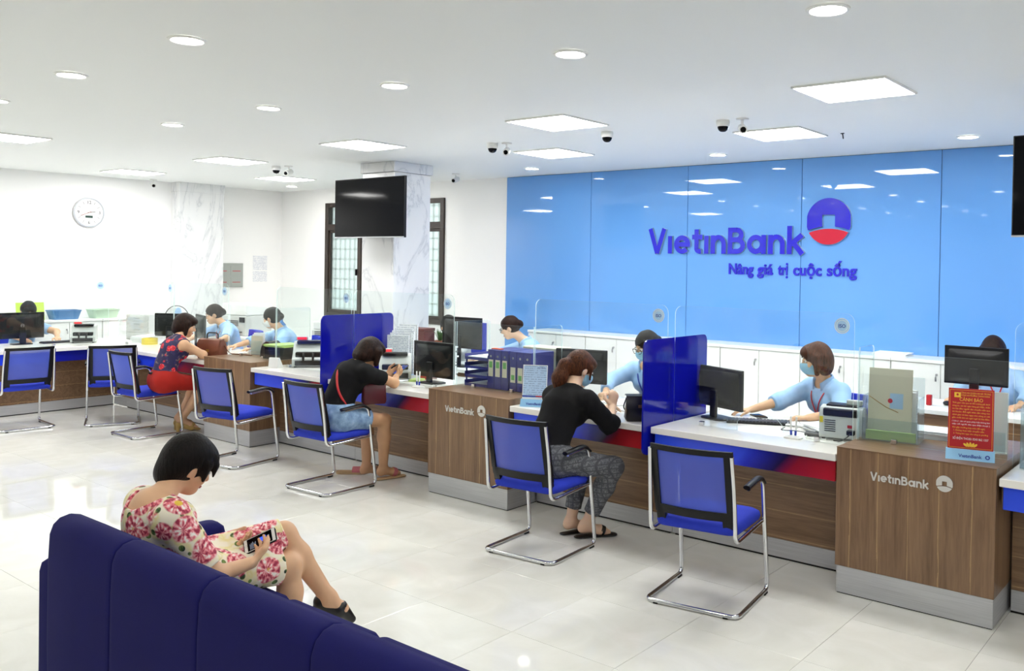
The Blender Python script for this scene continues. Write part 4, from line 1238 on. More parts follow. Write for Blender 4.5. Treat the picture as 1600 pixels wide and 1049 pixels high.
# keyboards, phones, mice
def keyboard(x, y, z, rz, label):
    t = thing('keyboard', label, 'keyboard', (x, y, z), rz)
    MB().b2(-0.22, 0.22, -0.07, 0.07, 0, 0.014, 0.003).build('case', 'black_plastic', t)
    k = MB()
    for r in range(5):
        for c_ in range(18):
            k.b2(-0.21 + c_ * 0.0234, -0.21 + c_ * 0.0234 + 0.0195, -0.06 + r * 0.0245, -0.06 + r * 0.0245 + 0.0205, 0.0142, 0.021)
    o = k.build('keys', 'dark_grey_plastic', t)
    o['kind'] = 'stuff'
keyboard(2.14, 0.95, SLAB_Z, 0.45, 'black keyboard before the black monitor beside the right-hand divider')
keyboard(-7.2 + 0.33, 0.16, SLAB_Z, PI / 2, 'black keyboard right of the monitor at the left edge')
def phone(x, y, z, rz, label):
    t = thing('mobile_phone', label, 'phone', (x, y, z), rz)
    m = MB()
    loft_rr(m, [(-0.036, 0.036, -0.074, 0.074, 0, 0.01), (-0.037, 0.037, -0.075, 0.075, 0.002, 0.01), (-0.037, 0.037, -0.075, 0.075, 0.007, 0.01), (-0.036, 0.036, -0.074, 0.074, 0.009, 0.01)], 4)
    m.build('case', 'dark_grey_plastic', t)
    MB().b2(-0.033, 0.033, -0.064, 0.064, 0.0091, 0.0096).build('screen', 'screen_black', t)
phone(2.02, 1.18, SLAB_Z, 0.9, 'mobile phone lying on the desk before the teller with bobbed hair')
def papers(x, y, z, rz, label, w=0.21, d=0.297, n=4, hh=0.004, mat='paper', group='loose papers on the counters'):
    t = thing('paper_stack', label, 'papers', (x, y, z), rz, group)
    for k in range(n):
        r = random.uniform(-0.12, 0.12)
        MB().b2(-w / 2, w / 2, -d / 2, d / 2, 0, hh - 0.0004, 0, TR((random.uniform(-0.012, 0.012), random.uniform(-0.012, 0.012), k * hh), r)).build('sheet', mat, t)
papers(2.40, 1.12, SLAB_Z, 0.3, 'white papers before the teller with bobbed hair', 0.21, 0.297, 4)
papers(2.62, 0.92, SLAB_Z, 0.9, 'crumpled white papers beside the rear-facing banknote counter', 0.2, 0.28, 6, 0.008)
papers(1.25, 0.85, SLAB_Z, 0.1, 'white papers between the ponytail woman and the masked teller', 0.21, 0.3, 3)
papers(0.95, 1.05, SLAB_Z, -0.3, 'white papers under the masked teller\'s hand', 0.21, 0.3, 3)
papers(-1.25, 0.62, SLAB_Z, 0.2, 'white papers before the black monitor near the pen stand', 0.21, 0.3, 2)
papers(-4.9, 0.75, SLAB_Z, 0.2, 'white papers before the woman in the red skirt', 0.21, 0.3, 3)
papers(3.26, 1.0, PZ, 0.2, 'stack of white papers sticking out behind the brochure box', 0.3, 0.22, 8, 0.006)
papers(-3.05 - 0.15, 1.0, PZ + 0.0, 0.0, 'papers at the back of the leftmost pedestal', 0.21, 0.297, 5)
MB().b2(-0.05, 0.05, -0.03, 0.03, 0, 0.025, 0.008).tube(fillet([(-0.04, 0.03, 0.01), (-0.1, 0.1, 0.006), (-0.22, 0.08, 0.006), (-0.2, 0.2, 0.006)], 0.05), 0.003, 6).build('card_reader', 'dark_grey_plastic', None, loc=(2.60, 0.76, SLAB_Z), rz=0.3, label='dark card reader with a cable beside the banknote counter', cat='card reader')
MB().tube(fillet([(0, 0, 0.004), (-0.12, -0.05, 0.004), (-0.16, 0.1, 0.004), (-0.05, 0.16, 0.05)], 0.06), 0.004, 8).build('power_cable', 'white_plastic', None, loc=(2.72, 0.68, SLAB_Z), label='white power cable of the banknote counter on the worktop', cat='cable')

# upright documents beside the left divider
t = thing('document_rack', 'upright rack of white documents beside the left blue divider', 'document rack', (-1.57, 0.99, SLAB_Z), 0.35)
MB().b2(-0.13, 0.13, -0.10, 0.12, 0, 0.006).b2(-0.13, 0.13, 0.112, 0.118, 0.0062, 0.30).b2(-0.13, 0.13, -0.04, -0.034, 0.0062, 0.2).build('rack', 'paper_blue', t)
for k in range(6):
    MB().b2(-0.125 + 0.012 * k, 0.10 + 0.014 * (k % 3), -0.03 + k * 0.022, -0.016 + k * 0.022, 0.008, 0.37 + 0.02 * k, 0, TR(rx=-0.02 * (k % 2))).build('document', 'printed_paper', t)
papers(-1.20, 1.12, SLAB_Z, 0.1, 'tall pile of documents behind the black monitor near the divider', 0.24, 0.26, 20, 0.014)
MB().b2(-0.05, 0.05, -0.03, 0.03, 0, 0.045, 0.006).b2(-0.035, 0.035, -0.02, 0.02, 0.0451, 0.06, 0.004).build('stamp_pad', 'red_plastic', None, loc=(-1.13, 0.91, SLAB_Z), rz=0.3, label='small red box beside the half-hidden banknote counter', cat='box')
papers(-1.12, 0.80, SLAB_Z, 0.5, 'yellow-green slips before the small red box', 0.1, 0.15, 3, 0.005, 'paper_green')
MB().b2(-0.04, 0.04, -0.006, 0.006, 0, 0.03, 0.002).build('orange_card', 'orange_plastic', None, loc=(-1.15, 0.955, SLAB_Z), rz=0.3, label='orange card standing behind the small red box', cat='card')

# brochure box on the right pedestal
bo = thing('brochure_box', 'clear acrylic box holding a cream folder on the right pedestal', 'brochure box', (3.11, 0.73, PZ), 0.12)
w, d = 0.16, 0.09
MB().b2(-w, w, -d, d, 0, 0.005).b2(-w, w, -d, -d + 0.004, 0.0052, 0.13).b2(-w, w, d - 0.004, d, 0.0052, 0.37).b2(-w, -w + 0.004, -d + 0.0042, d - 0.0042, 0.0052, 0.26).b2(w - 0.004, w, -d + 0.0042, d - 0.0042, 0.0052, 0.26).build('acrylic_walls', 'acrylic', bo)
f = thing('cream_folder', 'cream card folder with a blue label standing in the acrylic box', 'folder', (3.09, 0.735, PZ + 0.0062), 0.12)
MB().b2(-0.125, 0.125, -0.003, 0.003, -0.068, 0.345, 0.001, TR((0, -0.02, 0.07), rx=-0.08)).build('cover', 'cardboard_cream', f)
MB().prism([(-0.12, 0.02), (0.12, 0.02), (0.12, 0.24), (-0.07, 0.27), (-0.12, 0.2)], -0.0062, -0.0032, TR((0, -0.02, 0.07), rx=-0.08)).build('flap', 'cardboard_cream', f)
MB().b2(0.0, 0.075, -0.0072, -0.0063, 0.11, 0.20, 0, TR((0, -0.02, 0.07), rx=-0.08)).build('label_patch', 'paper_blue', f)
MB().lathe([(0.0005, 0), (0.014, 0), (0.014, 0.001)], 16, TR((0, -0.02, 0.07), rx=-0.08) @ TR((0.002, -0.0073, 0.155), rx=PI / 2), cap=False).build('label_seal', 'logo_red', f)
MB().tube([(-0.12, -0.0078, 0.175), (-0.02, -0.008, 0.115), (0.05, -0.008, 0.09)], 0.002, 6, mtx=TR((0, -0.02, 0.07), rx=-0.08)).build('string', 'brass', f)
MB().b2(-0.14, 0.14, -0.012, 0.012, 0, 0.052, 0.001).build('green_folder', 'paper_green', None, loc=(3.115, 0.672, PZ + 0.0062), rz=0.12, label='light green folder in front inside the acrylic box', cat='folder')
for k, (a, lab) in enumerate((('paper', 'white brochures behind the cream folder in the acrylic box'), ('printed_paper', 'printed sheets at the back of the acrylic box'))):
    MB().b2(-0.13, 0.13, -0.012, 0.012, 0, 0.28 + 0.01 * k, 0.001).build('brochures', a, None, loc=(3.10 - 0.003 * k, 0.762 + 0.028 * k, PZ + 0.0062), rz=0.12, label=lab, cat='brochures')
# leaflet holder behind the red notice and acrylic holder at the picture edge
t = thing('leaflet_holder', 'white leaflet holder standing behind the red notice', 'leaflet holder', (3.60, 0.74, PZ), 0.2)
MB().b2(-0.13, 0.13, -0.004, 0.004, 0, 0.335, 0.002, TR(rx=-0.1)).b2(-0.13, 0.13, -0.04, 0.06, 0, 0.006).build('back_board', 'white_plastic', t)
MB().b2(-0.12, 0.12, -0.035, -0.031, 0.0062, 0.12).build('pocket', 'acrylic', t)
t = thing('paper_holder', 'clear acrylic holder full of papers at the right picture edge', 'paper holder', (3.95, 0.72, SLAB_Z), 0.1)
MB().b2(-0.14, 0.14, -0.08, 0.08, 0, 0.005).b2(-0.14, 0.14, -0.08, -0.076, 0.0052, 0.30).b2(-0.14, 0.14, 0.076, 0.08, 0.0052, 0.36).b2(-0.14, -0.136, -0.0758, 0.0758, 0.0052, 0.33).b2(0.136, 0.14, -0.0758, 0.0758, 0.0052, 0.33).build('acrylic_walls', 'acrylic', t)
for k in range(5):
    MB().b2(-0.12, 0.12, -0.06 + k * 0.025, -0.052 + k * 0.025, 0.0062, 0.22 + 0.03 * k, 0, TR(rx=0.03)).build('paper_sheet', 'printed_blue' if k % 2 else 'paper', t)

# handbags
bg = thing('black_handbag', 'black leather flap handbag on the counter beside the right-hand blue divider', 'handbag', (1.47, 0.47, SLAB_Z), 0.75)
m = MB()
loft_rr(m, [(-0.085, 0.085, -0.05, 0.05, 0, 0.02), (-0.095, 0.095, -0.055, 0.055, 0.02, 0.025), (-0.085, 0.085, -0.045, 0.045, 0.12, 0.02), (-0.075, 0.075, -0.03, 0.03, 0.165, 0.015)], 5)
m.build('pouch', 'leather_black', bg)
MB().grid(lambda u, v: (-0.092 + 0.184 * u, [0.04, 0.0, -0.045, -0.062, -0.066, -0.066][round(v * 5)], [0.166, 0.182, 0.172, 0.14, 0.105, 0.085][round(v * 5)]), 5, 6).build('flap', 'leather_black', bg)
MB().tube(fillet([(-0.08, 0.03, 0.15), (-0.1, 0.08, 0.06), (0.02, 0.1, 0.006), (0.12, 0.07, 0.006), (0.085, 0.0, 0.15)], 0.05), 0.005, 8).build('strap', 'leather_black', bg)
MB().b2(-0.012, 0.012, -0.071, -0.067, 0.095, 0.115, 0.002).build('clasp', 'brass', bg)
bg = thing('brown_handbag', 'brown leather satchel on the counter by the leftmost pedestal', 'handbag', (-4.03, 0.52, SLAB_Z), 0.35)
m = MB()
loft_rr(m, [(-0.15, 0.15, -0.06, 0.06, 0, 0.02), (-0.16, 0.16, -0.065, 0.065, 0.02, 0.03), (-0.15, 0.15, -0.055, 0.055, 0.15, 0.03), (-0.13, 0.13, -0.035, 0.035, 0.195, 0.02)], 5)
m.build('pouch', 'leather_brown', bg)
MB().grid(lambda u, v: (-0.14 + 0.28 * u, [0.04, 0.0, -0.05, -0.072, -0.076, -0.076][round(v * 5)], [0.196, 0.21, 0.198, 0.16, 0.12, 0.095 - 0.03 * math.sin(PI * u)][round(v * 5)]), 9, 6).build('flap', 'leather_brown', bg)
MB().tube(fillet([(-0.07, 0, 0.2), (-0.07, 0, 0.27), (0.07, 0, 0.27), (0.07, 0, 0.2)], 0.05), 0.007, 8).build('handle', 'dark_grey_plastic', bg)
MB().b2(-0.02, 0.02, -0.082, -0.077, 0.07, 0.1, 0.003).build('clasp', 'brass', bg)
MB().tube(fillet([(0.155, 0, 0.14), (0.19, 0.03, 0.053), (0.34, 0.02, 0.053), (0.5, 0.0, 0.053)], 0.05), 0.009, 8, flat=0.5).build('strap', 'leather_brown', bg)

# things on the leftmost pedestal
t = thing('brochure_stand', 'clear stand of brochures at the back of the leftmost pedestal', 'brochure stand', (-3.62, 0.80, PZ), 0.35)
MB().b2(-0.08, 0.08, -0.05, 0.05, 0, 0.004).b2(-0.08, 0.08, -0.05, -0.046, 0.0042, 0.15).b2(-0.08, 0.08, 0.04, 0.044, 0.0042, 0.24, 0, TR(rx=-0.05)).build('acrylic_walls', 'acrylic', t)
for k in range(3):
    MB().b2(-0.07, 0.07, -0.03 + k * 0.02, -0.024 + k * 0.02, 0.005, 0.20 + 0.015 * k, 0, TR(rx=-0.04)).build('brochure', 'cardboard_cream' if k == 0 else 'paper', t)
MB().grid(lambda u, v: (0.075 * math.cos(PI * u), -0.1 + 0.2 * v, 0.16 * math.sin(PI * u) ** 0.8), 17, 2).grid(lambda u, v: (0.068 * math.cos(PI * u), -0.1 + 0.2 * v, 0.152 * math.sin(PI * u) ** 0.8), 17, 2).build('arched_organizer', 'dark_grey_plastic', None, loc=(-3.40, 0.82, PZ), rz=0.5, label='grey arched desk organizer on the leftmost pedestal', cat='organizer')
t = thing('black_tray', 'black document tray topped with papers on the leftmost pedestal', 'document tray', (-3.14, 0.80, PZ), 0.1)
MB().b2(-0.12, 0.12, -0.15, 0.15, 0, 0.006).b2(-0.12, -0.114, -0.15, 0.15, 0.0062, 0.12).b2(0.114, 0.12, -0.15, 0.15, 0.0062, 0.12).b2(-0.1138, 0.1138, 0.144, 0.15, 0.0062, 0.12).b2(-0.1138, 0.1138, -0.15, -0.144, 0.0062, 0.09).build('box', 'black_plastic', t)
papers(-3.14, 0.80, PZ + 0.121, 0.1, 'green-edged papers lying on the black document tray', 0.26, 0.31, 4, 0.006, 'paper_green')
MB().ball((0, 0, 0.03), (0.035, 0.06, 0.03), 14, 8).build('white_mouse', 'white_plastic', None, loc=(-3.93 + 0.02, 0.80, SLAB_Z), label='white rounded mouse right of the brown satchel', cat='mouse')

# left corner things
MB().lathe([(0.075, 0), (0.09, 0.0), (0.09, 0.075), (0.075, 0.075), (0.075, 0)], 28, cap=False).build('tape_roll', 'tape_yellow', None, loc=(-5.95, 0.80, SLAB_Z), label='yellow tape roll on the corner counter', cat='tape')
papers(-6.25, 0.92, SLAB_Z, 0.4, 'crumpled papers beside the yellow tape roll', 0.25, 0.3, 7, 0.012)
def basket(x, y, z, rz, mat, label, w=0.38, hh=0.12):
    t = thing('storage_basket', label, 'basket', (x, y, z), rz, 'plastic baskets on the left cabinets')
    m = MB()
    m.grid(lambda u, v: tuple(Vector((*round_rect(-w / 2 * (0.82 + 0.18 * v), w / 2 * (0.82 + 0.18 * v), -0.13 * (0.82 + 0.18 * v), 0.13 * (0.82 + 0.18 * v), 0.04, 4)[round(u * 20) % 20], hh * v))), 20, 4, True)
    m.grid(lambda u, v: tuple(Vector((*round_rect(-w / 2 * 0.81, w / 2 * 0.81, -0.105, 0.105, 0.04, 4)[round(u * 20) % 20], 0.004))) if v > 0.5 else (0, 0, 0.004), 20, 2, True)
    m.build('bowl', mat, t)
    MB().tube([(*p, hh) for p in round_rect(-w / 2, w / 2, -0.13, 0.13, 0.04, 4)], 0.006, 8, closed=True).build('rim', mat, t)
    for k in range(3):
        MB().b2(-w * 0.36, w * 0.36, -0.09, 0.09, 0.006 + k * 0.012, 0.016 + k * 0.012, 0, TR(rz=0.05 * k)).build('paper_sheet', 'printed_paper', t)
basket(-8.18, 0.72, 0.985, PI / 2, 'basket_blue', 'blue plastic basket of papers on the left cabinet')
basket(-8.18, 1.24, 0.985, PI / 2, 'basket_green', 'pale green plastic basket on the left cabinet')
MB().b2(-0.17, 0.17, -0.004, 0.004, 0, 0.24, 0.001, TR(rx=-0.15)).b2(-0.17, 0.17, 0.0, 0.06, 0, 0.004).build('green_sheet', M('lime_paper', (196, 228, 92), 0.7).name, None, loc=(-8.15, 0.30, 0.985), rz=PI / 2, label='lime green sheet standing behind the teller at the left edge', cat='sheet')
def printer(x, y, z, rz, label, w=0.45, d=0.4, hh=0.36):
    t = thing('office_printer', label, 'printer', (x, y, z), rz, 'white office printers')
    MB().b2(-w / 2, w / 2, -d / 2, d / 2, 0, hh * 0.62, 0.01).build('body', 'light_grey_plastic', t)
    MB().b2(-w / 2 + 0.01, w / 2 - 0.01, -d / 2 + 0.01, d / 2, hh * 0.625, hh, 0.015).build('scanner_lid', 'white_plastic', t)
    MB().b2(-w * 0.36, w * 0.36, -d / 2 - 0.07, -d / 2 - 0.001, 0.05, 0.062, 0.003).build('output_tray', 'dark_grey_plastic', t)
    for k in range(4):
        MB().b2(-w * 0.38, w * 0.2, -d / 2 - 0.003, -d / 2 - 0.0005, hh * 0.3 + k * 0.022, hh * 0.3 + k * 0.022 + 0.012).build('slot', 'dark_grey_plastic', t)
    MB().b2(w * 0.25, w * 0.46, -d / 2 - 0.012, -d / 2 - 0.001, hh * 0.42, hh * 0.58, 0.002).build('control_panel', 'dark_grey_plastic', t)
sd = thing('staff_table', 'white table under the printers behind the left tellers', 'table', (-5.9, 2.75, 0))
MB().b2(-1.6, 1.6, -0.35, 0.35, 0.715, 0.745, 0.003).build('top', 'white_laminate', sd)
for u in (-1.55, 0, 1.55):
    MB().b2(u - 0.02, u + 0.02, -0.33, 0.33, 0, 0.714).build('leg_panel', 'white_laminate', sd)
printer(-6.95, 2.72, 0.745, 0.1, 'white office printer behind the teller beside the red-skirted woman', 0.55, 0.45, 0.46)
printer(-4.95, 2.75, 0.745, 0.3, 'grey office machine behind the masked teller', 0.42, 0.36, 0.30)
monitor(-4.52, 2.78, 0.745, 0.9, 'small dark monitor turned sideways behind the masked teller', 0.44, 0.28, 0.12)
t = thing('water_bottle', 'clear blue water bottle behind the masked teller', 'bottle', (-5.95, 2.62, 0.745))
MB().lathe([(0.07, 0), (0.075, 0.02), (0.075, 0.12), (0.07, 0.13), (0.075, 0.14), (0.072, 0.2), (0.03, 0.25), (0.028, 0.28)], 20).build('body', 'water_blue', t)
MB().lathe([(0.032, 0.281), (0.032, 0.32), (0.005, 0.322)], 16).build('cap', 'red_plastic', t)
# round fan behind the tape roll
t = thing('desk_fan', 'round desk fan behind the printer stack in the corner', 'fan', (-7.05, 1.75, 0), 0.6)
FZ = 1.02
MB().lathe([(0.13, 0), (0.13, 0.02), (0.03, 0.03), (0.018, 0.04), (0.018, FZ)], 20).build('stand', 'light_grey_plastic', t)
MB().tube([(0.17 * math.cos(a), -0.06, FZ + 0.17 * math.sin(a)) for a in [2 * PI * k / 32 for k in range(32)]], 0.006, 8, closed=True).build('cage_ring', 'dark_grey_plastic', t)
for k in range(4):
    MB().ball((0, 0, 0), (0.045, 0.004, 0.075), 10, 6, TR((0, -0.06, FZ)) @ Matrix.Rotation(k * PI / 2, 4, 'Y') @ TR((0.02, 0, 0.075), rz=0.3)).build('blade', 'paper_blue', t)
MB().lathe([(0.03, -0.08), (0.035, 0.0), (0.03, 0.08)], 16, TR((0, 0.0, FZ), rx=PI / 2)).build('motor', 'light_grey_plastic', t)
pr = thing('paper_cabinet', 'white drawer unit with papers behind the yellow tape roll', 'drawer unit', (-6.75, 1.15, SLAB_Z), 0.3)
MB().b2(-0.2, 0.2, -0.14, 0.14, 0, 0.33, 0.006).build('case', 'white_plastic', pr)
for k in range(4):
    dd = MB().b2(-0.185, 0.185, -0.15, -0.1405, 0.02 + k * 0.075, 0.085 + k * 0.075, 0.003).build('drawer', 'light_grey_plastic', pr)
    MB().b2(-0.05, 0.05, -0.158, -0.1505, 0.045 + k * 0.075, 0.055 + k * 0.075, 0.002).build('handle', 'grey_metal', dd)

# second row desks
def desk(x, y, w, rz, label, d=0.65):
    t = thing('staff_desk', label, 'desk', (x, y, 0), rz, 'white-topped staff desks')
    MB().b2(-w / 2, w / 2, -d / 2, d / 2, 0.715, 0.75, 0.003).build('top', 'white_laminate', t)
    MB().b2(-w / 2 + 0.03, w / 2 - 0.03, -d / 2 + 0.03, -d / 2 + 0.05, 0.1, 0.714).build('front_panel', 'wood_lying', t)
    for s in (-1, 1):
        MB().b2(s * (w / 2 - 0.02) - 0.015, s * (w / 2 - 0.02) + 0.015, -d / 2 + 0.051, d / 2, 0, 0.714).build('side_panel', 'wood_lying', t)
desk(3.3, 2.93, 1.7, 0, 'white-topped desk with brown front at the far right')
monitor(3.07, 2.80, 0.75, PI, 'black computer monitor on the far right desk', 0.47, 0.30, 0.20)
MB().lathe([(0.03, 0), (0.033, 0.01), (0.033, 0.05), (0.028, 0.052), (0.028, 0.085), (0.02, 0.09)], 18).build('round_stamp', 'tape_yellow', None, loc=(2.60, 2.80, 0.75), label='round yellow stamp on the far right desk', cat='stamp')
MB().b2(-0.02, 0.02, -0.02, 0.02, 0, 0.085, 0.005).build('square_stamp', 'red_plastic', None, loc=(2.71, 2.84, 0.75), label='small red stamp on the far right desk', cat='stamp')
MB().ball((0, 0, 0.018), (0.03, 0.05, 0.018), 12, 8).build('computer_mouse', 'black_plastic', None, loc=(2.82, 2.94, 0.75), rz=0.2, label='black computer mouse under a hand on the far right desk', cat='mouse')
desk(-1.52, 2.2, 1.32, 0, 'white-topped desk before the older teller without mask')
monitor(-1.86, 2.08, 0.75, PI + 0.05, 'large black monitor hiding the teller at the pillar', 0.55, 0.33, 0.19)
MB().b2(-0.26, 0.26, -0.012, 0.012, 0, 0.36, 0.003).build('desk_screen', 'cardboard_cream', None, loc=(0.10, 1.28, PZ - 0.047), rz=-0.05, label='cream board standing behind the blue printed notice', cat='board') if False else None
t = thing('cream_box', 'pale cream storage box behind the blue binders', 'box', (0.16, 1.06, PZ), 0.0)
MB().b2(-0.17, 0.17, -0.10, 0.10, 0, 0.30, 0.004).build('carton', 'cardboard_cream', t)
MB().b2(-0.175, 0.175, -0.105, 0.105, 0.3005, 0.33, 0.004).build('lid', 'cardboard_cream', t)
t = thing('dark_red_box', 'dark red file box beside the small plant', 'box', (-2.56, 2.12, 0.9), 0.2)
MB().b2(-0.13, 0.13, -0.10, 0.10, 0, 0.18, 0.004).build('carton', M('maroon', (92, 30, 28), 0.5).name, t)
MB().b2(-0.134, 0.134, -0.104, 0.104, 0.1805, 0.215, 0.004).build('lid', 'maroon', t)
pl = thing('potted_plant', 'small green potted plant beside the marble pillar', 'plant', (-2.34, 2.22, 0.9))
cabinet(-2.48, 2.36, 0.56, 0, 'low white cabinet under the dark red box and plant', 0.9)
MB().lathe([(0.05, 0), (0.065, 0.08), (0.06, 0.085), (0.005, 0.075)], 16).build('pot', 'terracotta', pl)
for k in range(14):
    a = k * 2.4
    L = 0.10 + 0.05 * ((k * 7) % 5) / 5
    tip = Vector((math.cos(a) * (0.03 + 0.006 * k), math.sin(a) * (0.03 + 0.006 * k), 0.08 + L))
    base = Vector((math.cos(a) * 0.015, math.sin(a) * 0.015, 0.075))
    mid = base.lerp(tip, 0.5) + Vector((0, 0, 0.02))
    sd_ = Vector((-math.sin(a), math.cos(a), 0)) * 0.011
    MB().add([base - sd_ * 0.5, base + sd_ * 0.5, mid + sd_, tip, mid - sd_, mid + Vector((0, 0, 0.004))], [(0, 1, 5), (1, 2, 5), (2, 3, 5), (3, 4, 5), (4, 0, 5)]).build('leaf', 'leaf_green', pl)
# staff chairs
def staff_chair(x, y, a, label, mat='chair_blue', hh=1.0):
    t = thing('swivel_chair', label, 'chair', (x, y, 0), a, 'swivel chairs of the tellers')
    for k in range(5):
        q = 2 * PI * k / 5
        MB().tube([(0.03 * math.cos(q), 0.03 * math.sin(q), 0.09), (0.27 * math.cos(q), 0.27 * math.sin(q), 0.06)], 0.016, 8).build('spoke', 'black_plastic', t)
        MB().lathe([(0.028, -0.012), (0.028, 0.012)], 14, TR((0.27 * math.cos(q), 0.27 * math.sin(q), 0.0285), rz=q, rx=PI / 2)).build('castor', 'rubber_black', t)
    MB().tube([(0, 0, 0.08), (0, 0, 0.40)], 0.025, 12).build('gas_column', 'black_plastic', t)
    m = MB()
    loft_rr(m, [(-0.2, 0.2, -0.18, 0.2, 0.395, 0.06), (-0.235, 0.235, -0.21, 0.235, 0.41, 0.08), (-0.235, 0.235, -0.21, 0.235, 0.45, 0.08), (-0.2, 0.2, -0.18, 0.2, 0.47, 0.07)], 6)
    m.build('seat', mat, t, angle=60)
    m = MB()
    curved_slab(m, lambda u, v: (u * (1 - 0.25 * max(0, v - 0.85)), -0.255 - 0.09 * (v - 0.55) - 0.03 * (1 - (u / 0.2) ** 2), v), -0.205, 0.205, 0.56, hh, 10, 8, 0.04)
    m.build('backrest', mat, t, angle=60)
    MB().tube(fillet([(0, -0.1, 0.385), (0, -0.31, 0.40), (0, -0.325, 0.7)], 0.08), 0.018, 8).build('back_bar', 'black_plastic', t)
    return t

papers(2.02, 4.02, 1.02, 1.5, 'flat white papers on the cabinet before the blue wall', 0.22, 0.32, 4, 0.007)

# ================================================================ people: smooth-blended distance fields, meshed by surface nets
def vec(p):
    return np.array(p, dtype=np.float64)
def unit(v):
    v = vec(v)
    return v / np.linalg.norm(v)
def cone(a, b, ra, rb, k=0.03, n=None, s=1.0, ca=False, cb=False, op=1):
    return dict(t=0, a=vec(a), b=vec(b), ra=ra, rb=rb, k=k, n=None if n is None else unit(n), s=s, ca=ca, cb=cb, op=op)
def ell(c, r, R=None, k=0.03, op=1):
    return dict(t=1, c=vec(c), r=vec(r), R=np.eye(3) if R is None else R, k=k, op=op)
def bounds(p, pad):
    if p['t'] == 0:
        m = max(p['ra'], p['rb']) + pad
        return np.minimum(p['a'], p['b']) - m, np.maximum(p['a'], p['b']) + m
    m = p['r'].max() + pad
    return p['c'] - m, p['c'] + m
def dist(p, X, Y, Z):
    if p['t'] == 0:
        a, ba = p['a'], p['b'] - p['a']
        L = max(np.linalg.norm(ba), 1e-6)
        u = ba / L
        x, y, z = X - a[0], Y - a[1], Z - a[2]
        q = x * u[0] + y * u[1] + z * u[2]
        t = np.clip(q, 0, L)
        x, y, z = x - u[0] * t, y - u[1] * t, z - u[2] * t
        if p['n'] is not None:
            n = p['n']
            w = (x * n[0] + y * n[1] + z * n[2]) * (1 / p['s'] - 1)
            x, y, z = x + n[0] * w, y + n[1] * w, z + n[2] * w
        d = np.sqrt(x * x + y * y + z * z) - (p['ra'] + (p['rb'] - p['ra']) * t / L)
        if p['ca']:
            d = np.maximum(d, -q)
        if p['cb']:
            d = np.maximum(d, q - L)
        return d
    R, r, c = p['R'], p['r'], p['c']
    x, y, z = X - c[0], Y - c[1], Z - c[2]
    q = [(R[i, 0] * x + R[i, 1] * y + R[i, 2] * z) / r[i] for i in range(3)]
    k0 = np.sqrt(q[0] ** 2 + q[1] ** 2 + q[2] ** 2)
    k1 = np.sqrt((q[0] / r[0]) ** 2 + (q[1] / r[1]) ** 2 + (q[2] / r[2]) ** 2)
    return k0 * (k0 - 1.0) / np.maximum(k1, 1e-6)
def smin(a, b, k):
    h_ = np.maximum(k - np.abs(a - b), 0) / max(k, 1e-6)
    return np.minimum(a, b) - h_ * h_ * k * 0.25
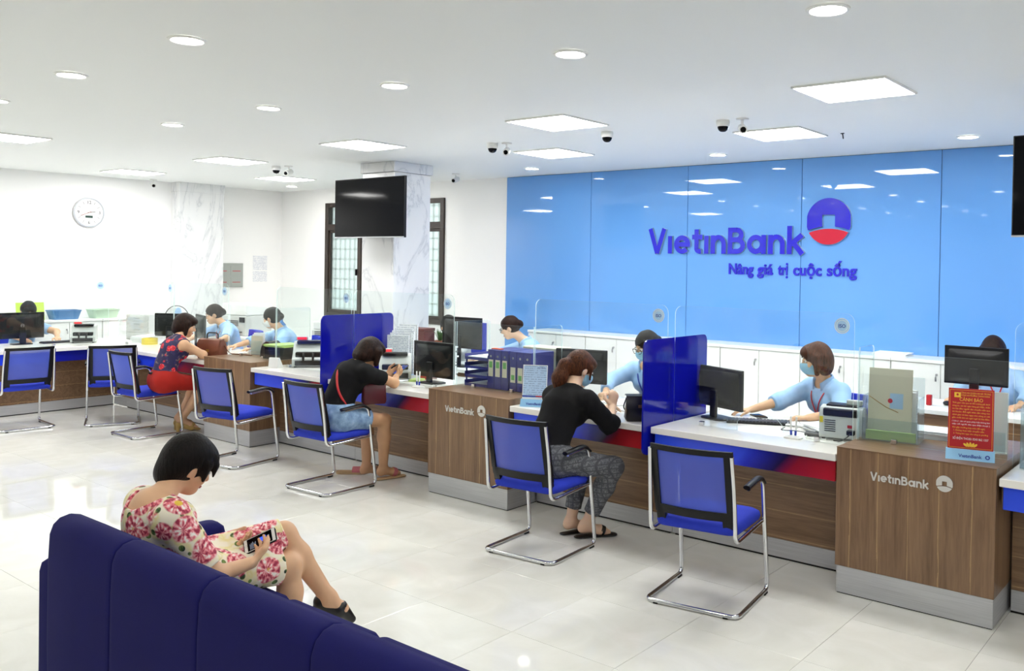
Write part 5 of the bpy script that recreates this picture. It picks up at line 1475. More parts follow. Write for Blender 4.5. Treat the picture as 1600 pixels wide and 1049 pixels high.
def field_mesh(name, prims, h, mat, parent, clips=(), wrinkle=0.0):
    add = [p for p in prims if p['op'] > 0]
    lo = np.min([bounds(p, 4 * h)[0] for p in add], axis=0)
    hi = np.max([bounds(p, 4 * h)[1] for p in add], axis=0)
    n = np.ceil((hi - lo) / h).astype(int) + 1
    ax = [(lo[i] + h * np.arange(n[i])).astype(np.float32) for i in range(3)]
    F = np.full(n, 0.5, np.float32)
    for p in prims:
        b0, b1 = bounds(p, p['k'] + 3 * h)
        i0 = np.maximum(np.floor((b0 - lo) / h).astype(int), 0)
        i1 = np.minimum(np.ceil((b1 - lo) / h).astype(int) + 1, n)
        if (i1 <= i0).any():
            continue
        sl = tuple(slice(i0[i], i1[i]) for i in range(3))
        d = dist(p, ax[0][sl[0]][:, None, None], ax[1][sl[1]][None, :, None], ax[2][sl[2]][None, None, :]).astype(np.float32)
        F[sl] = smin(F[sl], d, p['k']) if p['op'] > 0 else -smin(-F[sl], d, p['k'])
    X, Y, Z = ax[0][:, None, None], ax[1][None, :, None], ax[2][None, None, :]
    if wrinkle:
        F = F + wrinkle * (np.sin(38 * X + 21 * Z + 3 * np.sin(17 * Y)) * np.sin(29 * Y - 33 * Z + 2 * np.sin(23 * X)))
    for q, m in clips:
        q, m = vec(q), unit(m)
        F = np.maximum(F, (X - q[0]) * m[0] + (Y - q[1]) * m[1] + (Z - q[2]) * m[2])
    F = F.astype(np.float32)
    F[0], F[-1], F[:, 0], F[:, -1], F[:, :, 0], F[:, :, -1] = [0.5] * 6
    S = F < 0
    cnt = np.zeros(n - 1, np.int8)
    cor = [(i, j, k) for i in (0, 1) for j in (0, 1) for k in (0, 1)]
    for i, j, k in cor:
        cnt += S[i:n[0] - 1 + i, j:n[1] - 1 + j, k:n[2] - 1 + k]
    C = np.argwhere((cnt > 0) & (cnt < 8))
    ids = np.full(n - 1, -1, np.int64)
    ids[C[:, 0], C[:, 1], C[:, 2]] = np.arange(len(C))
    pos = np.zeros((len(C), 3))
    num = np.zeros(len(C))
    val = {c: F[C[:, 0] + c[0], C[:, 1] + c[1], C[:, 2] + c[2]] for c in cor}
    for c in cor:
        for a in range(3):
            if c[a] == 0:
                e = list(c)
                e[a] = 1
                f0, f1 = val[c], val[tuple(e)]
                x = (f0 < 0) != (f1 < 0)
                t = np.where(x, f0 / np.where(x, f0 - f1, 1), 0)
                q = np.zeros((len(C), 3))
                q[:] = c
                q[:, a] += t
                pos += q * x[:, None]
                num += x
    V = lo + h * (C + pos / num[:, None])
    quads = []
    for a in range(3):
        b, c = (a + 1) % 3, (a + 2) % 3
        s0 = [slice(1, None)] * 3
        s0[a] = slice(0, -1)
        A = S[tuple(s0)][tuple(slice(0, -1) if i != a else slice(None) for i in range(3))]
        s1 = [slice(1, None)] * 3
        s1[a] = slice(1, None)
        Bq = S[tuple(s1)][tuple(slice(0, -1) if i != a else slice(None) for i in range(3))]
        E = np.argwhere(A != Bq)
        sgn = A[E[:, 0], E[:, 1], E[:, 2]]
        E = E.copy()
        E[:, b] += 1
        E[:, c] += 1
        def at(db, dc):
            G = E.copy()
            G[:, b] += db
            G[:, c] += dc
            return ids[G[:, 0], G[:, 1], G[:, 2]]
        q = np.stack([at(-1, -1), at(0, -1), at(0, 0), at(-1, 0)], 1)
        q[~sgn] = q[~sgn][:, ::-1]
        quads.append(q)
    Q = np.concatenate(quads)
    Q = Q[(Q >= 0).all(1)]
    me = bpy.data.meshes.new(name)
    me.vertices.add(len(V))
    me.vertices.foreach_set('co', (V - vec(parent.location)).astype(np.float32).ravel())
    me.loops.add(Q.size)
    me.loops.foreach_set('vertex_index', Q.astype(np.int32).ravel())
    me.polygons.add(len(Q))
    me.polygons.foreach_set('loop_start', np.arange(0, Q.size, 4, dtype=np.int32))
    me.update(calc_edges=True)
    me.polygons.foreach_set('use_smooth', np.ones(len(Q), bool))
    me.materials.append(MATS[mat])
    return link(name, me, parent)

def hand(w, d, pn, side_out, curl=0.5, s=1.0, spread=0.0, thumb=0.6):
    """w wrist, d finger direction, pn palm normal (out of the palm), side_out unit vector towards the thumb side"""
    d = unit(d)
    pn = unit(vec(pn) - d * np.dot(pn, d))
    lat = np.cross(pn, d)
    if np.dot(lat, side_out) < 0:
        lat = -lat
    w = vec(w)
    pr = [cone(w - d * 0.02, w + d * 0.075 * s, 0.024 * s, 0.037 * s, 0.015, pn, 0.42)]
    cv = curl if isinstance(curl, (list, tuple)) else [curl] * 4
    for i, (o, L) in enumerate(((0.028, 0.070), (0.0095, 0.078), (-0.009, 0.072), (-0.026, 0.056))):
        p = w + d * (0.083 - 0.006 * abs(i - 1)) * s + lat * o * s
        dd = unit(d + lat * (1.2 - i) * spread)
        r = (0.0088, 0.0088, 0.0085, 0.0075)[i] * s
        for f in (0.46, 0.30, 0.24):
            c, sn = math.cos(cv[i]), math.sin(cv[i])
            pl = unit(pn - dd * np.dot(pn, dd))
            dd = unit(dd * c + pl * sn)
            q = p + dd * L * f * s
            pr.append(cone(p, q, r, r * 0.9, 0.006))
            p, r = q, r * 0.9
    p = w + d * 0.018 * s + lat * 0.024 * s
    dd = unit(d * 0.7 + lat * 0.75 + pn * 0.25)
    q = p + dd * 0.04 * s
    pr.append(cone(p, q, 0.0135 * s, 0.0105 * s, 0.012))
    dd = unit(d * 0.95 + lat * (0.75 - thumb) + pn * thumb * 0.6)
    q2 = q + dd * 0.03 * s
    pr.append(cone(q, q2, 0.0105 * s, 0.0095 * s, 0.006))
    pr.append(cone(q2, q2 + unit(dd + pn * 0.2) * 0.022 * s, 0.0093 * s, 0.0075 * s, 0.005))
    return pr

def lerp(a, b, t):
    return vec(a) * (1 - t) + vec(b) * t

class Person:
    def __init__(s, label, P, N, H, face, look, arms, legs, skin='skin', h=0.0075, roll=0.0, group=None, floor=None):
        s.t = thing('person', label, 'person', (P[0], P[1], 0.0), 0, group)
        s.h, s.skin = h, skin
        a = math.radians(face)
        s.rx, s.fw = vec((math.cos(a), math.sin(a), 0)), vec((-math.sin(a), math.cos(a), 0))
        s.P, s.N, s.H = vec(P), vec(N), vec(H)
        up = unit(s.N - s.P)
        s.up = up
        s.nf = unit(s.fw - up * np.dot(s.fw, up))
        back = -s.nf
        s.W = lerp(s.P, s.N, 0.38) + back * 0.02
        s.C = lerp(s.P, s.N, 0.72) + back * 0.02
        s.sh = {'R': s.N + s.rx * 0.150 - up * 0.055 + s.nf * 0.01, 'L': s.N - s.rx * 0.150 - up * 0.055 + s.nf * 0.01}
        s.hip = {'R': s.P + s.rx * 0.085 - vec((0, 0, 0.015)), 'L': s.P - s.rx * 0.085 - vec((0, 0, 0.015))}
        hy = unit(look)
        hx = unit(np.cross(hy, (0, 0, 1)))
        hz = np.cross(hx, hy)
        hx, hz = hx * math.cos(roll) + hz * math.sin(roll), hz * math.cos(roll) - hx * math.sin(roll)
        s.R = np.array([hx, hy, hz])
        s.arms, s.legs = arms, legs
        s.body()
    def hp(s, x, y, z):
        return s.H + s.R[0] * x + s.R[1] * y + s.R[2] * z
    def he(s, c, r, k=0.02, op=1):
        return ell(s.hp(*c), r, s.R, k, op)
    def hc(s, a, b, ra, rb, k=0.01, op=1):
        return cone(s.hp(*a), s.hp(*b), ra, rb, k, op=op)
    def torso(s, e=0.0, bust=True):
        pr = [cone(s.hip['L'], s.hip['R'], 0.100 + e, 0.100 + e, 0.05), cone(s.P, s.W, 0.128 + e, 0.112 + e, 0.06, s.nf, 0.82), cone(s.W, s.C, 0.112 + e, 0.132 + e, 0.06, s.nf, 0.78),
              cone(s.C, s.N - s.up * 0.03, 0.130 + e, 0.075 + e, 0.05, s.nf, 0.72), cone(s.sh['L'], s.sh['R'], 0.052 + e, 0.052 + e, 0.05)]
        if bust:
            for q in (-1, 1):
                pr.append(ell(s.C + s.nf * 0.075 + s.rx * q * 0.062 - s.up * 0.01, (0.062 + e, 0.055 + e, 0.062 + e), None, 0.04))
        return pr
    def arm(s, k, e=0.0, frm=0.0, to=2.0, cap=False):
        """to: 1 = elbow, 2 = wrist"""
        el, wr = s.arms[k][0], s.arms[k][1]
        S = s.sh[k]
        t = min(to, 1.0)
        pr = [cone(S, lerp(S, el, t), 0.050 + e, (0.050 + (0.038 - 0.050) * t) + e, 0.035, cb=cap and to <= 1)]
        if to > 1:
            t = to - 1
            pr.append(cone(el, lerp(el, wr, t), 0.039 + e, 0.039 + (0.025 - 0.039) * t + e, 0.03, cb=cap))
        return pr
    def leg(s, k, e=0.0, to=2.0, cap=False, kk=0.04):
        kn, an = s.legs[k][0], s.legs[k][1]
        t = min(to, 1.0)
        pr = [cone(s.hip[k], lerp(s.hip[k], kn, t), 0.085 + e, 0.085 + (0.054 - 0.085) * t + e, kk, cb=cap and to <= 1)]
        if to > 1:
            t = to - 1
            m = lerp(kn, an, 0.33)
            pr.append(cone(kn, m, 0.053 + e, 0.053 + e, 0.03, cb=False) if t > 0.33 else cone(kn, lerp(kn, an, t), 0.053 + e, 0.053 + e, 0.03, cb=cap))
            if t > 0.33:
                pr.append(cone(m, lerp(kn, an, t), 0.053 + e, 0.053 + (0.034 - 0.053) * (t - 0.33) / 0.67 + e, 0.03, cb=cap))
        return pr
    def body(s):
        pr = s.torso()
        for k in 'LR':
            pr += s.arm(k)
            a = s.arms[k]
            side = a[4] if len(a) > 4 else (-s.rx if k == 'R' else s.rx)
            pr += hand(a[1], a[2], a[3], side, a[5] if len(a) > 5 else 0.35)
            pr += s.leg(k)
            kn, an, toe = s.legs[k][:3]
            heel = vec(an) - unit(vec(toe) - vec(an)) * 0.03 - vec((0, 0, 0.035))
            pr += [cone(an, heel, 0.034, 0.027, 0.03), cone(lerp(an, heel, 0.4), lerp(an, toe, 0.72), 0.033, 0.030, 0.03), cone(lerp(an, toe, 0.66), toe, 0.033, 0.021, 0.02)]
        pr.append(cone(s.N - s.up * 0.03, s.hp(0, -0.015, -0.04), 0.052, 0.048, 0.035))
        pr += [s.he((0, -0.012, 0.022), (0.074, 0.093, 0.09)), s.he((0, 0.022, -0.035), (0.057, 0.068, 0.083), 0.03), s.he((0, 0.058, -0.09), (0.028, 0.028, 0.024), 0.03),
               s.hc((0, 0.086, 0.006), (0, 0.101, -0.028), 0.007, 0.012, 0.012)]
        for q in (-1, 1):
            pr += [s.he((q * 0.074, -0.006, -0.014), (0.011, 0.02, 0.033), 0.008), s.he((q * 0.034, 0.058, -0.036), (0.028, 0.026, 0.028), 0.02), s.he((q * 0.032, 0.093, 0.004), (0.017, 0.012, 0.011), 0.008, -1)]
        field_mesh('body', pr, s.h, s.skin, s.t)
        s.part('lips', [s.he((0, 0.090, -0.063), (0.021, 0.008, 0.0045)), s.he((0, 0.089, -0.070), (0.017, 0.008, 0.005), 0.004)], 'lip', 0.003)
        for q in (-1, 1):
            e = MB().ball((0, 0, 0), (0.014, 0.008, 0.009), 12, 8, s.hm(q * 0.032, 0.080, 0.003)).build('eye', 'eye_white', s.t)
            MB().ball((0, 0, 0), (0.006, 0.003, 0.0065), 10, 6, s.hm(q * 0.032, 0.0872, 0.002)).build('iris', 'eye_dark', e)
            MB().tube([s.hm(0, 0, 0) @ Vector(p) for p in ((q * 0.015, 0.092, 0.022), (q * 0.033, 0.089, 0.027), (q * 0.05, 0.076, 0.021))], [0.002, 0.003, 0.0015], 6).build('eyebrow', 'eye_dark', s.t)
    def hm(s, x, y, z):
        c = s.hp(x, y, z) - vec(s.t.location)
        R = s.R
        return Matrix(((R[0][0], R[1][0], R[2][0], c[0]), (R[0][1], R[1][1], R[2][1], c[1]), (R[0][2], R[1][2], R[2][2], c[2]), (0, 0, 0, 1)))
    def part(s, name, prims, mat, h=None, clips=(), wrinkle=0.0, label=None):
        o = field_mesh(name, prims, h or s.h, mat, s.t, clips, wrinkle)
        if label:
            o['label'] = label
        return o
    def top(s, mat, sleeve=0.6, e=0.013, neck=(0.085, 0.03), name='blouse', low=0.0, loose=0.0, wr=0.0018, label=None):
        pr = s.torso(e + loose)
        for k in 'LR':
            if sleeve > 0:
                pr += s.arm(k, e + 0.006 + loose * 0.5, to=sleeve, cap=True)
        c = s.N + s.nf * neck[1] + s.up * 0.02
        pr.append(ell(c, (neck[0], neck[0], neck[0]), None, 0.006, -1))
        if sleeve <= 0:
            for k, q in (('L', -1), ('R', 1)):
                pr.append(ell(s.sh[k] + s.rx * q * 0.055 - s.up * 0.02, (0.062, 0.075, 0.085), np.array([s.rx, s.nf, s.up]), 0.006, -1))
        clips = [(s.P + s.up * (0.0 - low), -s.up)]
        return s.part(name, pr, mat, None, clips, wr, label)
    def collar(s, mat):
        m = MB()
        c0 = s.N + s.nf * 0.012 + s.up * 0.012 - vec(s.t.location)
        def fn(u, v):
            a = math.radians(118 + 304 * u) if True else 0
            r = 0.068 + 0.012 * v
            z = 0.035 - 0.05 * v * v - 0.035 * max(0, math.sin(a)) ** 2
            p = c0 + s.rx * r * math.cos(a) + s.nf * r * 1.02 * math.sin(a) + s.up * z
            return tuple(p)
        m.grid(fn, 28, 5)
        o = m.build('collar', mat, s.t)
        sm = o.modifiers.new('thickness', 'SOLIDIFY')
        sm.thickness = 0.004
    def lanyard(s, mat='red_plastic'):
        L = vec(s.t.location)
        for q in (-1, 1):
            p = [s.N + s.rx * q * 0.065 + s.nf * -0.03 + s.up * 0.03, s.N + s.rx * q * 0.075 + s.nf * 0.06 - s.up * 0.02, lerp(s.C, s.N, 0.35) + s.nf * 0.135 + s.rx * q * 0.045, s.C + s.nf * 0.155 - s.up * 0.05 + s.rx * q * 0.008]
            MB().tube(fillet([x - L for x in p], 0.05), 0.006, 6, flat=0.4).build('lanyard', mat, s.t)
    def trousers(s, mat, to=1.85, e=0.014, name='trousers', wr=0.0018, kk=0.04):
        pr = [cone(s.hip['L'], s.hip['R'], 0.104 + e, 0.104 + e, 0.05), cone(s.P, lerp(s.P, s.W, 0.6), 0.131 + e, 0.12 + e, 0.06, s.nf, 0.82)]
        for k in 'LR':
            pr += s.leg(k, e, to, True, kk)
        return s.part(name, pr, mat, None, [(s.P + vec((0, 0, 0.10)), (0, 0, 1))], wr)
    def skirt(s, mat, to=1.0, e=0.006, name='skirt'):
        pr = [cone(s.hip['L'], s.hip['R'], 0.104 + e, 0.104 + e, 0.05), cone(s.P, lerp(s.P, s.W, 0.6), 0.131 + e, 0.12 + e, 0.06, s.nf, 0.82)]
        kl, kr = [lerp(s.hip[k], s.legs[k][0], to) for k in 'LR']
        for k, q in (('L', kl), ('R', kr)):
            pr.append(cone(s.hip[k], q, 0.085 + e, 0.060 + e, 0.07, cb=True))
        pr.append(cone(s.P, (kl + kr) / 2, 0.07 + e, 0.05 + e, 0.05, cb=True))
        return s.part(name, pr, mat, None, [(s.P + vec((0, 0, 0.13)), (0, 0, 1))], 0.0015)
    def hair(s, mat, style, h=None):
        H = s.he
        face = [H((0, 0.118, -0.045), (0.066, 0.075, 0.098), 0.008, -1)]
        base = [H((0, -0.016, 0.03), (0.086, 0.104, 0.097))]
        if style == 'short':
            pr = [H((0, -0.018, 0.034), (0.092, 0.110, 0.102))] + [H((0, -0.045, -0.02), (0.082, 0.078, 0.085), 0.04), H((0, -0.075, -0.075), (0.055, 0.03, 0.045), 0.04), H((0, 0.05, 0.055), (0.074, 0.052, 0.045), 0.03)]
            for q in (-1, 1):
                pr += [s.hc((q * 0.075, 0.045, 0.03), (q * 0.07, 0.062, -0.035), 0.02, 0.008, 0.02), s.hc((q * 0.055, 0.085, 0.04), (q * 0.058, 0.098, -0.005), 0.016, 0.005, 0.015),
                       H((q * 0.09, 0.012, -0.03), (0.03, 0.026, 0.036), 0.006, -1)]
            pr += [H((0, 0.118, -0.06), (0.062, 0.06, 0.09), 0.008, -1)]
        elif style == 'bob':
            pr = base + [H((0, -0.05, -0.03), (0.093, 0.075, 0.10), 0.04), H((0, 0.052, 0.06), (0.076, 0.05, 0.04), 0.03)]
            for q in (-1, 1):
                pr.append(s.hc((q * 0.082, 0.012, 0.02), (q * 0.085, 0.022, -0.09), 0.026, 0.018, 0.03))
            pr += face
        elif style == 'wavy':
            pr = base + [H((0, -0.045, -0.02), (0.098, 0.085, 0.10), 0.04), H((0.03, -0.07, -0.075), (0.06, 0.045, 0.045), 0.03), H((-0.03, -0.07, -0.07), (0.06, 0.045, 0.045), 0.03), H((0, 0.05, 0.06), (0.076, 0.05, 0.042), 0.03)]
            for q in (-1, 1):
                pr.append(s.hc((q * 0.085, 0.015, 0.02), (q * 0.088, 0.05, -0.075), 0.03, 0.02, 0.03))
            pr += face
        elif style == 'ponytail':
            pr = base + [H((0, -0.04, -0.005), (0.08, 0.075, 0.08), 0.03), s.hc((0, -0.10, 0.0), (0.0, -0.125, -0.02), 0.03, 0.035, 0.02), s.hc((0.0, -0.125, -0.02), (0.005, -0.13, -0.12), 0.042, 0.05, 0.03), s.hc((0.005, -0.13, -0.12), (0.01, -0.10, -0.22), 0.05, 0.022, 0.03),
                         s.hc((0.08, 0.03, 0.03), (0.078, 0.055, -0.05), 0.012, 0.006, 0.01), s.hc((-0.08, 0.03, 0.03), (-0.078, 0.055, -0.05), 0.012, 0.006, 0.01), H((0, 0.055, 0.06), (0.074, 0.045, 0.035), 0.03)] + face
            for q in (-1, 1):
                pr.append(H((q * 0.09, 0.0, -0.03), (0.03, 0.028, 0.036), 0.006, -1))
        else:
            pr = base + [H((0, -0.03, -0.0), (0.079, 0.08, 0.08), 0.03), H((0, -0.118, -0.005), (0.042, 0.035, 0.042), 0.02)] + face
            for q in (-1, 1):
                pr.append(H((q * 0.09, 0.005, -0.03), (0.032, 0.032, 0.04), 0.006, -1))
        return s.part('hair', pr, mat, h, (), 0.0022)
    def mask(s, mat):
        pr = [s.he((0, 0.03, -0.045), (0.066, 0.082, 0.07)), s.he((0, 0.075, -0.03), (0.03, 0.04, 0.03), 0.03)]
        s.part('face_mask', pr, mat, 0.004, [(s.hp(0, 0.018, 0), -s.R[1]), (s.hp(0, 0, -0.012), s.R[2])], 0.001)
        L = vec(s.t.location)
        for q in (-1, 1):
            MB().tube([s.hp(q * 0.062, 0.03, -0.02) - L, s.hp(q * 0.08, 0.0, 0.0) - L, s.hp(q * 0.082, -0.025, -0.01) - L, s.hp(q * 0.075, -0.015, -0.045) - L, s.hp(q * 0.058, 0.025, -0.075) - L], 0.0016, 6).build('ear_loop', 'mask_white', s.t)
    def glasses(s):
        L = vec(s.t.location)
        g = None
        for q in (-1, 1):
            ring = [s.hp(q * 0.034 + 0.026 * math.cos(a), 0.112 - 0.012 * abs(math.cos(a)), 0.0 + 0.020 * math.sin(a)) - L for a in [2 * PI * k / 20 for k in range(20)]]
            MB().tube(ring, 0.0024, 6, closed=True).build('glasses_rim', 'black_plastic', s.t)
            MB().tube([s.hp(q * 0.06, 0.1, 0.004) - L, s.hp(q * 0.079, 0.06, 0.004) - L, s.hp(q * 0.08, -0.01, 0.0) - L], 0.002, 6).build('glasses_temple', 'black_plastic', s.t)
        MB().tube([s.hp(-0.009, 0.111, 0.004) - L, s.hp(0.009, 0.111, 0.004) - L], 0.002, 6).build('glasses_bridge', 'black_plastic', s.t)

def staff_legs(P, face, h0=0.10):
    a = math.radians(face)
    rx, fw = vec((math.cos(a), math.sin(a), 0)), vec((-math.sin(a), math.cos(a), 0))
    P = vec(P)
    out = {}
    for k, q in (('R', 1), ('L', -1)):
        kn = P + rx * q * 0.10 + fw * 0.38 - vec((0, 0, 0.05))
        an = P + rx * q * 0.10 + fw * 0.28
        an[2] = h0
        out[k] = (kn, an, an + fw * 0.15 - vec((0, 0, 0.07)))
    return out
def staff_shoes(p):
    for k in 'LR':
        an, toe = vec(p.legs[k][1]), vec(p.legs[k][2])
        p.part('shoe', [cone(an - vec((0, 0, 0.05)) - unit(toe - an) * 0.03, lerp(an, toe, 0.7), 0.036, 0.036, 0.02), cone(lerp(an, toe, 0.6), toe, 0.038, 0.026, 0.02)], 'leather_black', 0.008, [(an - vec((0, 0, 0.03)), (0, 0, 1)), ((0, 0, 0.002), (0, 0, -1))])

def sv(P, N, H, face, look, R, L, label, hairm, style, chair, mask=None, glasses=False, shirt='shirt_blue', skin='skin', sleeve=1.25, h=0.009, lan=True, hh=0.92):
    """a seated teller; R, L = (elbow, wrist, finger direction)"""
    dn = (0, 0, -1)
    a = math.radians(face)
    rx = vec((math.cos(a), math.sin(a), 0))
    p = Person(label, P, N, H, face, look, {'R': (*R, dn, -rx, 0.3), 'L': (*L, dn, rx, 0.3)}, staff_legs(P, face), skin, h, group='bank tellers in uniform shirts')
    p.top(shirt, sleeve, 0.014, (0.066, 0.02), 'shirt')
    p.collar(shirt)
    p.trousers('cloth_black', 1.9)
    staff_shoes(p)
    p.hair(hairm, style, min(h, 0.006))
    if mask:
        p.mask(mask)
    if glasses:
        p.glasses()
    if lan:
        p.lanyard('red_plastic' if lan is True else lan)
    if chair:
        staff_chair(P[0], P[1], a, chair, hh=hh)
    return p

sv((2.40, 1.70, 0.58), (2.34, 1.58, 1.02), (2.30, 1.50, 1.19), 155, (-0.80, -0.56, -0.18),
   ((2.06, 1.42, 0.87), (1.95, 1.20, 0.825), (-0.75, -0.65, -0.05)), ((2.56, 1.36, 0.85), (2.40, 1.16, 0.825), (-0.85, -0.5, -0.05)),
   'bank teller with brown bobbed hair, blue mask and pale blue shirt, right of the divider', 'hair_brown', 'bob', 'swivel chair of the teller with bobbed hair', 'mask_blue', h=0.0075, hh=0.9)
sv((0.82, 1.74, 0.58), (0.82, 1.58, 1.02), (0.87, 1.47, 1.19), 180, (-0.32, -0.85, -0.38),
   ((0.56, 1.38, 0.88), (0.70, 1.15, 0.825), (0.3, -0.95, -0.05)), ((1.10, 1.36, 0.87), (1.15, 1.12, 0.825), (-0.4, -0.9, -0.05)),
   'bank teller with tied black hair, glasses and blue mask, left of the divider', 'hair_black', 'bun', 'swivel chair of the masked teller with glasses', 'mask_blue', True, h=0.0075, sleeve=1.8, hh=0.9, lan='ink_blue')
sv((-1.42, 2.84, 0.58), (-1.48, 2.68, 1.0), (-1.60, 2.54, 1.155), 140, (-0.78, -0.48, -0.38),
   ((-1.82, 2.62, 0.85), (-1.95, 2.43, 0.79), (-0.6, -0.7, -0.05)), ((-1.36, 2.50, 0.84), (-1.55, 2.36, 0.79), (-0.9, -0.3, -0.05)),
   'older bank teller with glasses and no mask, before the blue wall\'s left end', 'hair_dark_brown', 'bun', 'blue swivel chair of the older teller without mask', None, True, skin='skin_pale')
sv((-2.66, 2.86, 0.58), (-2.64, 2.76, 1.0), (-2.62, 2.62, 1.10), 200, (0.62, -0.30, -0.35),
   ((-2.85, 2.55, 0.86), (-2.62, 2.42, 0.79), (0.5, -0.8, -0.05)), ((-2.35, 2.55, 0.86), (-2.35, 2.42, 0.79), (-0.2, -0.9, -0.05)),
   'bank worker in white half hidden by the large monitor by the pillar', 'hair_black', 'short', 'swivel chair with brown top by the marble pillar', None, False, 'cloth_white', hh=1.12, lan=False)
sv((-4.38, 1.76, 0.58), (-4.42, 1.62, 1.0), (-4.48, 1.52, 1.155), 155, (-0.85, -0.45, -0.22),
   ((-4.72, 1.42, 0.87), (-4.72, 1.2, 0.825), (0.1, -0.95, -0.05)), ((-4.15, 1.4, 0.86), (-4.3, 1.18, 0.825), (-0.5, -0.8, -0.05)),
   'bank teller in white mask left of the counting machine', 'hair_black', 'bun', 'blue swivel chair of the white-masked teller', 'mask_white', hh=0.92)
sv((-5.62, 1.74, 0.58), (-5.68, 1.62, 1.0), (-5.76, 1.52, 1.14), 168, (-0.4, -0.85, -0.25),
   ((-5.92, 1.42, 0.87), (-5.8, 1.2, 0.825), (0.3, -0.95, -0.05)), ((-5.3, 1.42, 0.86), (-5.25, 1.2, 0.825), (-0.3, -0.9, -0.05)),
   'bank teller half hidden by the monitor right of the red-skirted woman', 'hair_dark_brown', 'bun', 'swivel chair of the teller behind the red-skirted woman', None, sleeve=0.9, hh=0.92)
sv((-7.62, -0.02, 0.58), (-7.52, 0.0, 1.0), (-7.42, 0.0, 1.15), -90, (0.85, -0.1, -0.5),
   ((-7.35, -0.26, 0.88), (-7.12, -0.18, 0.825), (0.9, 0.3, -0.05)), ((-7.35, 0.30, 0.88), (-7.12, 0.22, 0.825), (0.9, -0.3, -0.05)),
   'bank teller with black hair behind the monitor at the left picture edge', 'hair_black', 'bun', 'swivel chair of the teller at the left picture edge', None, sleeve=0.6)
sv((3.14, 3.44, 0.58), (3.12, 3.32, 1.02), (3.10, 3.20, 1.19), 180, (0.05, -0.8, -0.6),
   ((2.88, 3.18, 0.88), (2.83, 3.06, 0.80), (-0.1, -0.95, -0.2)), ((3.38, 3.18, 0.87), (3.34, 3.04, 0.79), (-0.3, -0.9, -0.05)),
   'bank worker with dark hair bent behind the far right monitor', 'hair_dark_brown', 'bob', 'swivel chair at the far right desk', None, sleeve=1.8)

# ---- customers
# ponytail, black peplum top, checked trousers
p = Person('seated woman with brown ponytail, black top and grey checked trousers', (1.17, -0.16, 0.595), (1.19, 0.09, 1.00), (1.165, 0.205, 1.135), -4, (0.28, 0.85, -0.42),
           {'R': ((1.385, 0.27, 0.765), (1.29, 0.415, 0.865), (-0.12, 0.35, 0.9), (-0.6, 0.6, -0.2), (0.2, -0.8, 0.3), 0.55), 'L': ((1.02, 0.36, 0.845), (1.12, 0.52, 0.83), (0.5, 0.85, 0.05), (0, 0, -1), (1, -0.3, 0), 0.35)},
           {'R': ((1.43, 0.24, 0.50), (1.24, 0.20, 0.085), (1.33, 0.33, 0.022)), 'L': ((1.16, 0.25, 0.51), (1.11, 0.20, 0.085), (1.16, 0.345, 0.022))}, 'skin_pale', 0.0062)
p.top('cloth_black', 0.95, 0.013, (0.075, 0.025), 'blouse', 0.02, 0.004)
pr = [cone(p.P + p.up * 0.12, p.P + p.up * 0.0, 0.14, 0.165, 0.03, p.nf, 0.85, True, True)]
p.part('peplum', pr, 'cloth_black', None, (), 0.006)
for k in 'LR':
    el, S = vec(p.arms[k][0]), p.sh[k]
    p.part('sleeve_ruffle', [cone(lerp(S, el, 0.72), lerp(S, el, 1.02), 0.058, 0.078, 0.01, ca=True, cb=True)], 'cloth_black', None, (), 0.006)
p.trousers('checked_grey', 1.78)
p.hair('hair_brown', 'ponytail', 0.005)
p.mask('mask_blue')
for k in 'LR':
    an, toe = vec(p.legs[k][1]), vec(p.legs[k][2])
    so = lerp(an, toe, 0.45)
    u = unit((toe - an) * vec((1, 1, 0)))
    m0 = vec((an[0], an[1], 0.008)) - u * 0.05
    m1 = vec((toe[0], toe[1], 0.008)) + u * 0.025
    sh = p.part('sandal', [cone(m0, m1, 0.034, 0.042, 0.01, (0, 0, 1), 0.24)], 'leather_black', 0.004, [((0, 0, 0.0005), (0, 0, -1))])
    p.part('sandal_strap', [cone(lerp(an, toe, 0.62) - vec((0, 0, 0.0)), lerp(an, toe, 0.82), 0.037, 0.034, 0.01, ca=True, cb=True)], 'leather_black', 0.004)

# black T-shirt, denim shorts
p = Person('seated woman with bobbed hair, black T-shirt and denim shorts looking at a phone', (-1.11, -0.10, 0.595), (-1.07, 0.10, 0.985), (-1.045, 0.215, 1.085), -6, (0.12, 0.78, -0.55),
           {'R': ((-0.895, 0.34, 0.832), (-1.015, 0.465, 0.862), (-0.25, 0.75, 0.35), (-0.8, 0.1, 0.45), (0.1, 0.3, 0.9), 0.5), 'L': ((-1.27, 0.37, 0.832), (-1.15, 0.485, 0.862), (0.35, 0.75, 0.35), (0.8, 0.1, 0.45), (-0.1, 0.3, 0.9), 0.5)},
           {'R': ((-0.965, 0.30, 0.515), (-1.03, 0.35, 0.085), (-1.0, 0.49, 0.035)), 'L': ((-1.19, 0.30, 0.515), (-1.19, 0.30, 0.085), (-1.16, 0.44, 0.035))}, 'skin_tan', 0.0062)
p.top('cloth_black', 0.62, 0.013, (0.078, 0.02), 'tshirt', 0.01, 0.004)
p.trousers('denim', 0.62, 0.022, 'shorts')
p.hair('hair_dark_brown', 'wavy', 0.005)
L0 = vec(p.t.location)
MB().tube(fillet([p.N - p.rx * 0.10 + p.up * 0.012 + p.nf * 0.02 - L0, p.C - p.nf * 0.135 - p.rx * 0.03 + p.up * 0.04 - L0, p.W - p.nf * 0.11 + p.rx * 0.10 - L0, p.P + p.rx * 0.165 + p.up * 0.07 - L0], 0.1), 0.009, 8, flat=0.35).build('bag_strap', 'red_plastic', p.t)
m = MB()
